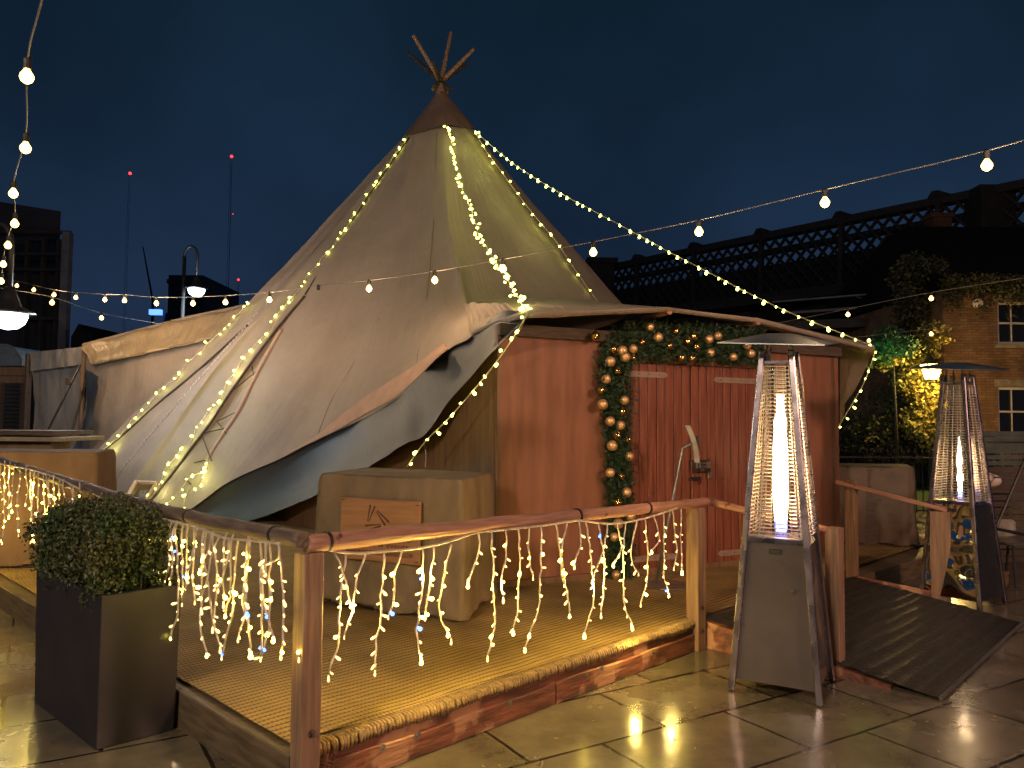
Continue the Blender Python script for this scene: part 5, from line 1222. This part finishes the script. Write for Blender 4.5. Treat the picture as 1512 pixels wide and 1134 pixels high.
# wall lantern
lp = at(1375, 548, 18.8)
ln = thing('wall_lantern', 'glowing amber lantern on a bracket beside the far heater hood', 'lantern', lp)
m = MB(); m.hexa([lp+V((x*.10, y*.10, -.2)) for x, y in ((-1, -1), (1, -1), (1, 1), (-1, 1))], [lp+V((x*.18, y*.18, .16)) for x, y in ((-1, -1), (1, -1), (1, 1), (-1, 1))]); m.build('lantern_glass', 'lantern', ln)
m = MB(); m.lathe(lp+V((0, 0, .165)), [(.27, 0), (.24, .03), (.10, .14), (.03, .2)], 4); m.tube([lp+V((0, .0, .3)), lp+V((.2, .4, .45)), lp+V((.45, .8, .3))], .03, 6)
for x, y in ((-1, -1), (1, -1), (1, 1), (-1, 1)): m.tube([lp+V((x*.105, y*.105, -.2)), lp+V((x*.185, y*.185, .16))], .014, 5)
m.lathe(lp+V((0, 0, -.25)), [(.03, 0), (.11, .05)], 8); m.build('lantern_frame', 'iron', ln)
point('lantern_light', lp+V((.0, -.35, -.1)), 165, (1, .60, .16), .15)

# ------------------------------------------------------------------ vegetation
def tree(name, label, cat, base, limbs, blobs, nleaf, size, mat, seed, trunk_r=.12, grp=None):
    rn = random.Random(seed); t = thing(name, label, cat, base, grp); m = MB()
    for l in limbs: m.tube([V(p) for p in l], [trunk_r*(1-.75*i/(len(l)-1)) for i in range(len(l))], 8)
    m.build('trunk', 'bark', t, smooth=True); m = MB()
    tot = sum(b_[1]**2 for b_ in blobs)
    for (c, r_, fl) in blobs:
        c = V(c); k_ = int(nleaf*r_**2/tot/9)
        for i in range(k_):
            d = V((rn.gauss(0, 1), rn.gauss(0, 1), rn.gauss(0, 1))).normalized(); s_ = r_*rn.random()**.45*(1+.4*noise.noise(d*2+c))
            p = c+V((d.x*s_, d.y*s_, d.z*s_*fl))
            for j in range(9): m.leaf(p+V((rn.gauss(0, .09), rn.gauss(0, .09), rn.gauss(0, .07)))*(size/.12), size*rn.uniform(.7, 1.2), rn)
    m.build('crown', mat, t); return t
b_ = at(1375, 690, 19.5); bb = V((b_.x, 19.5, 0))
P_ = lambda x, y, d: at(x, y, d)
tree('garden_tree', 'tree with yellow lantern-lit leaves arching between the eave and the far heater', 'tree', bb,
     [[bb, P_(1380, 640, 19.5), P_(1368, 580, 19.5), P_(1345, 540, 19.4), P_(1310, 520, 19.2)], [P_(1372, 600, 19.5), P_(1372, 520, 19.6), P_(1365, 450, 19.8)]],
     [(P_(1302, 530, 19.2), .42, .6), (P_(1330, 520, 19.3), .45, .7), (P_(1356, 530, 19.4), .45, .8), (P_(1348, 560, 19.3), .45, .8), (P_(1368, 590, 19.3), .42, 1), (P_(1358, 625, 19.3), .42, 1), (P_(1378, 640, 19.3), .35, 1), (P_(1378, 500, 19.5), .35, 1)], 9000, .11, 'leaf_y', 5)
b2 = V((P_(1365, 690, 22).x, 22, 0))
tree('dark_tree', 'dark tree rising left of the house roof beneath the viaduct', 'tree', b2, [[b2, P_(1365, 560, 22), P_(1362, 440, 22)], [P_(1364, 500, 22), P_(1345, 440, 22)]],
     [(P_(1360, 410, 22), .75, .9), (P_(1385, 430, 22), .7, .9), (P_(1350, 450, 22), .6, 1), (P_(1368, 470, 22), .7, 1), (P_(1385, 490, 22), .5, 1), (P_(1362, 505, 22), .6, 1)], 9000, .14, 'leaf_d', 6)
# ivy on the eave of the house
tv = thing('ivy', 'ivy spilling over the eave of the brick house', 'climber', V((hx, HD-.2, hz)))
rn = random.Random(8); m = MB()
for i in range(700):
    x = rn.uniform(hx-.2, hx2); p = V((x, HD-.25-rn.random()*.35, hz+.25-abs(rn.gauss(0, .33))*(1+.5*noise.noise(V((x*1.5, 0, 0)))))); 
    for j in range(8): m.leaf(p+V((rn.gauss(0, .08), rn.gauss(0, .05), rn.gauss(0, .08))), .12, rn)
m.build('leaves', 'leaf_d', tv)
m = MB(); m.tube([V((hx+i*.5, HD-.2, hz+.1+.08*math.sin(i*1.7))) for i in range(15)], .02, 5); m.build('stems', 'bark', tv)
b3 = V((P_(1320, 690, 18.5).x, 18.3, 0))
tree('green_conifer', 'spiky shrub lit green just above the right end of the eave', 'shrub', b3, [[b3, P_(1322, 600, 18.6), P_(1318, 510, 18.8)]],
     [(P_(1305, 505, 18.8), .25, 1.6), (P_(1318, 508, 18.8), .28, 1.2), (P_(1335, 512, 18.8), .2, 1), (P_(1341, 506, 18.8), .12, 1.3)], 2400, .10, 'leaf_g', 9, trunk_r=.05)
b4_ = V((P_(1300, 690, 17).x, 20, 0))
for k_, (x, d, h, lab) in enumerate(((1262, 24, 2.2, 'dark garden bush behind the railings, nearest the entrance box'), (1330, 20.5, 3.1, 'dark garden bush behind the railings under the yellow tree'), (1430, 19.5, 1.5, 'low dark bush against the foot of the brick house'))):
    q = P_(x, 600, d); tree('garden_bush', lab, 'bush', V((q.x, d, 0)), [[V((q.x, d, 0)), V((q.x+.1, d, h*.6))]], [(V((q.x, d, h*.55)), h*.38, 1.1), (V((q.x+.5, d+.2, h*.4)), h*.3, 1), (V((q.x-.5, d, h*.4)), h*.3, 1)], 4500, .12, 'leaf_d', 30+k_, .05, 'dark bushes in the garden')
lw = MB(); a_, b_ = P_(1200, 655, 16), P_(1470, 655, 16); lw.add([V((a_.x-1, 14.8, .01)), V((b_.x, 14.8, .01)), V((b_.x+1, 20, .01)), V((a_.x-1, 24, .01))], [(0, 1, 2, 3)]); struct(lw.build('lawn', 'lawn'))
# dwarf hedge behind railings catching green light
rl_ = thing('iron_railings', 'black spiked iron railings along the garden behind the right plinth', 'railings', V((a_.x, 14.5, 0)))
m = MB(); x = a_.x-1
while x < b_.x+2.5: m.tube([V((x, 14.5, 0)), V((x, 14.5, 1.12))], .011, 5); m.lathe((x, 14.5, 1.12), [(.018, 0), (.001, .08)], 5); x += .13
m.build('bars', 'iron', rl_); m = MB()
for z in (.2, 1.02): m.box(((a_.x+b_.x)/2+.7, 14.5, z), (b_.x-a_.x+3.6, .03, .03))
m.build('cross_rails', 'iron', rl_)
gp = P_(1300, 676, 16.2); gs = thing('garden_spotlight', 'small green garden spotlight hidden behind the railings', 'spotlight', V((gp.x, 16.2, .02)))
m = MB(); m.lathe((gp.x, 16.2, .05), [(.04, 0), (.07, .05), (.07, .14)], 12); m.build('housing', 'iron', gs)
m = MB(); m.lathe((gp.x, 16.2, .192), [(.06, 0), (.06, .01)], 12); m.build('lens', em('green_lens_glow', (.1, 1, .4), 5), gs)
point('green_light', (gp.x, 16.3, .55), 2.5, (.08, 1, .35), .08)
point('green_light', (P_(1322, 560, 18.0).x, 18.3, 3.1), 4, (.08, 1, .35), .05)
q = P_(1278, 577, 26); sc_ = thing('yard_light', 'small cold lamp glowing in the dark right of the entrance box', 'lamp', V((q.x, 26, 0)))
m = MB(); m.ball(q, .09, 10); m.build('globe', 'cold', sc_); m = MB(); m.tube([V((q.x, 26.1, 0)), q+V((0, .1, 0))], .04, 6); m.build('pole', 'iron', sc_)

# ------------------------------------------------------------------ clutter at the right
def slats(c, w, h, rz, tilt, n, mat, label, name='louvred_panel'):
    t = thing(name, label, 'panel', V((c[0], c[1], 0)), 'louvred panels stacked at the right')
    mw = Matrix.Translation(c) @ Matrix.Rotation(rz, 4, 'Z') @ Matrix.Rotation(tilt, 4, 'X')
    m = MB()
    for i in range(n): m.box((0, 0, .07+(h-.14)*(i+.5)/n), (w-.12, .02, (h-.14)/n*.72))
    m.build('slats', mat, t, mw=mw); m = MB()
    for x in (-w/2+.035, w/2-.035): m.box((x, 0, h/2), (.07, .045, h))
    for z in (.035, h-.035): m.box((0, 0, z), (w-.14, .045, .07))
    m.box((0, .0, h-.24), (w-.14, .03, .035)); m.build('frame', mat, t, mw=mw); return t
q = P_(1500, 780, 10.5); slats(V((q.x, 10.6, .0)), 1.25, 1.56, R(14), R(-8), 17, 'greygreen', 'grey-green louvred panel leaning upright behind the far heater')
q = P_(1525, 780, 9.3); slats(V((q.x+.1, 9.3, .0)), 1.3, 1.12, R(8), R(-6), 12, 'timber_dk', 'dark louvred panel standing in front of the grey-green one')
q = P_(1460, 707, 8.2); pd = thing('white_pod', 'white bullet-shaped plastic pod with a dark slot, beside the far heater', 'fixture', V((q.x, 8.2, 0)))
m = MB(); m.lathe(q-V((.12, 0, 0)), [(.055, 0), (.075, .04), (.08, .1), (.072, .16), (.05, .21), (.02, .235)], 20, ax=(1, -.1, -.1)); m.build('shell', 'plasticw', pd, smooth=True)
m = MB(); m.box(q+V((.03, -.075, .02)), (.07, .02, .012)); m.build('slot', 'iron', pd); m = MB(); m.tube([V((q.x-.1, 8.2, 0)), q-V((.1, 0, 0))], .02, 8); m.build('stem', 'iron', pd)
# leaning dark board edge
a_, b_ = P_(1462, 880, 7.6), P_(1530, 640, 7.9)
lb = thing('leaning_frame', 'dark metal frame leaning in from the right edge beside the far heater', 'frame', V((a_.x, a_.y, 0)))
m = MB(); m.tube([V((a_.x, a_.y, .02)), P_(1466, 790, 7.65), b_, P_(1560, 530, 8)], .016, 6); m.tube([V((a_.x+.6, a_.y+.1, .02)), P_(1560, 530, 8)], .016, 6); m.build('tube_frame', 'iron', lb)
m = MB(); m.tube([P_(1468, 780, 7.65), P_(1560, 800, 7.8)], .016, 6); m.build('cross_tube', 'iron', lb)
# folded chair
q = P_(1490, 790, 8.0); ch = thing('folding_chair', 'dark chair with a pale cushion at the right edge below the louvred panels', 'chair', V((q.x, 8.0, 0)))
fc = Matrix.Translation((q.x+.02, 8.0, 0)) @ Matrix.Rotation(R(20), 4, 'Z')
m = MB(); m.box((0, 0, .43), (.44, .42, .03), bev=.008); m.build('seat', 'darkmetal', ch, mw=fc)
m = MB(); m.box((.02, .13, .54), (.40, .09, .20), bev=.03); m.build('cushion', 'cushion', ch, mw=fc)
for x in (-.2, .2):
    m = MB(); m.tube([(x, -.19, 0), (x, -.17, .42)], .013, 8); m.build('leg', 'iron', ch, mw=fc)
    m = MB(); m.tube([(x, .22, 0), (x, .18, .42), (x, .26, .62)], .013, 8); m.build('leg', 'iron', ch, mw=fc)
m = MB(); m.tube([(-.2, .26, .62), (.2, .26, .62)], .013, 8); m.build('back_rail', 'iron', ch, mw=fc)
rn = random.Random(12)
for k_, (x, y, r_, lab) in enumerate(((1478, 845, .07, 'brown glazed pot on the ground under the right-hand chair'), (1450, 830, .05, 'small dark pot tucked behind the far heater leg'))):
    q = gnd(x, y+22); m = MB(); m.lathe((q.x, q.y, 0), [(r_*.7, 0), (r_, r_*.9), (r_*.95, r_*2), (r_*1.08, r_*2.1), (r_*1.05, r_*2.3), (r_*.9, r_*2.2)], 18); tag(m.build('plant_pot', 'hessian_red' if k_ == 0 else 'iron', smooth=True), lab, 'pot', 'pots at the right')

# fallen leaves and grit on the flags
m = MB(); rn = random.Random(77)
for i in range(420):
    p = V((rn.uniform(-4.5, 4.8), rn.uniform(2.6, 7), .003)); 
    if inside(p.x, p.y, [V((q.x, q.y, 0)) for q in pts]): continue
    s_ = rn.uniform(.004, .014)*(1.8 if rn.random() < .12 else 1); a = rn.random()*6.28; d = V((math.cos(a), math.sin(a), 0)); w_ = V((-d.y, d.x, 0))
    m.add([p-d*s_, p+w_*s_*.5+V((0, 0, .002)), p+d*s_+V((0, 0, .004)), p-w_*s_*.5], [(0, 1, 2, 3)])
o = m.build('leaf_litter', M['fringe']); o['kind'] = 'stuff'; o['label'] = 'specks of leaf litter scattered on the wet flags'; o['category'] = 'litter'

# ------------------------------------------------------------------ lights and world
# unseen lamps added behind the viewer as key and fill for the yard
def added_lamp(loc, H, label, mat, W, col):
    t = globe_lamp(loc, H, label, grp='unseen lamps added behind the viewer', lit='warm_globe'); p = V(loc)+V((.34, -.25, H-1.35)); point('added_lamp_light', p, W, col, .45); return t
added_lamp((7.5, -1.2, 0), 5.8, 'unseen warm lamp added behind the viewer to the right to light the yard', None, 1150, (1, .56, .38))
added_lamp((-5.0, -5.0, 0), 7.6, 'unseen lamp added behind the viewer to the left to light the canvas', None, 1650, (1.0, .80, .62))
q = at(12, 474, 9.5); point('globe_light', q+V((.4, 1.4, -.2)), 60, (.75, .88, 1), .2)
q = at(290, 432, 20.0); point('globe_light', q+V((0, -.5, -.35)), 120, (.8, .9, 1), .2)

w = bpy.data.worlds.new('World'); scene.world = w; w.use_nodes = True; nt = w.node_tree; L = nt.links.new
bg = nt.nodes['Background']; tc = N(nt, 'ShaderNodeTexCoord'); sx = N(nt, 'ShaderNodeSeparateXYZ'); L(tc.outputs['Generated'], sx.inputs[0])
cr = N(nt, 'ShaderNodeValToRGB'); e = cr.color_ramp.elements
e[0].position = 0; e[0].color = (.0100, .0165, .036, 1); e[1].position = .5; e[1].color = (.0026, .0080, .0155, 1)
k = e.new(.12); k.color = (.0074, .0148, .033, 1); k = e.new(.3); k.color = (.0045, .0115, .025, 1)
L(sx.outputs[2], cr.inputs[0])
nz = N(nt, 'ShaderNodeTexNoise', Scale=2.2, Detail=5); L(tc.outputs['Generated'], nz.inputs['Vector'])
mr = N(nt, 'ShaderNodeMapRange'); mr.inputs[1].default_value = .3; mr.inputs[2].default_value = .7; mr.inputs[3].default_value = .55; mr.inputs[4].default_value = 1.35; L(nz.outputs['Fac'], mr.inputs[0])
L(cr.outputs[0], bg.inputs[0]); L(mr.outputs[0], bg.inputs[1])
scene.view_settings.view_transform = 'Standard'; scene.view_settings.look = 'None'
scene.view_settings.exposure = .85; scene.view_settings.gamma = 1
scene.cycles.use_light_tree = True
scene.cycles.sample_clamp_indirect = 3; scene.cycles.max_bounces = 6; scene.cycles.transparent_max_bounces = 12
scene.cycles.use_denoising = True
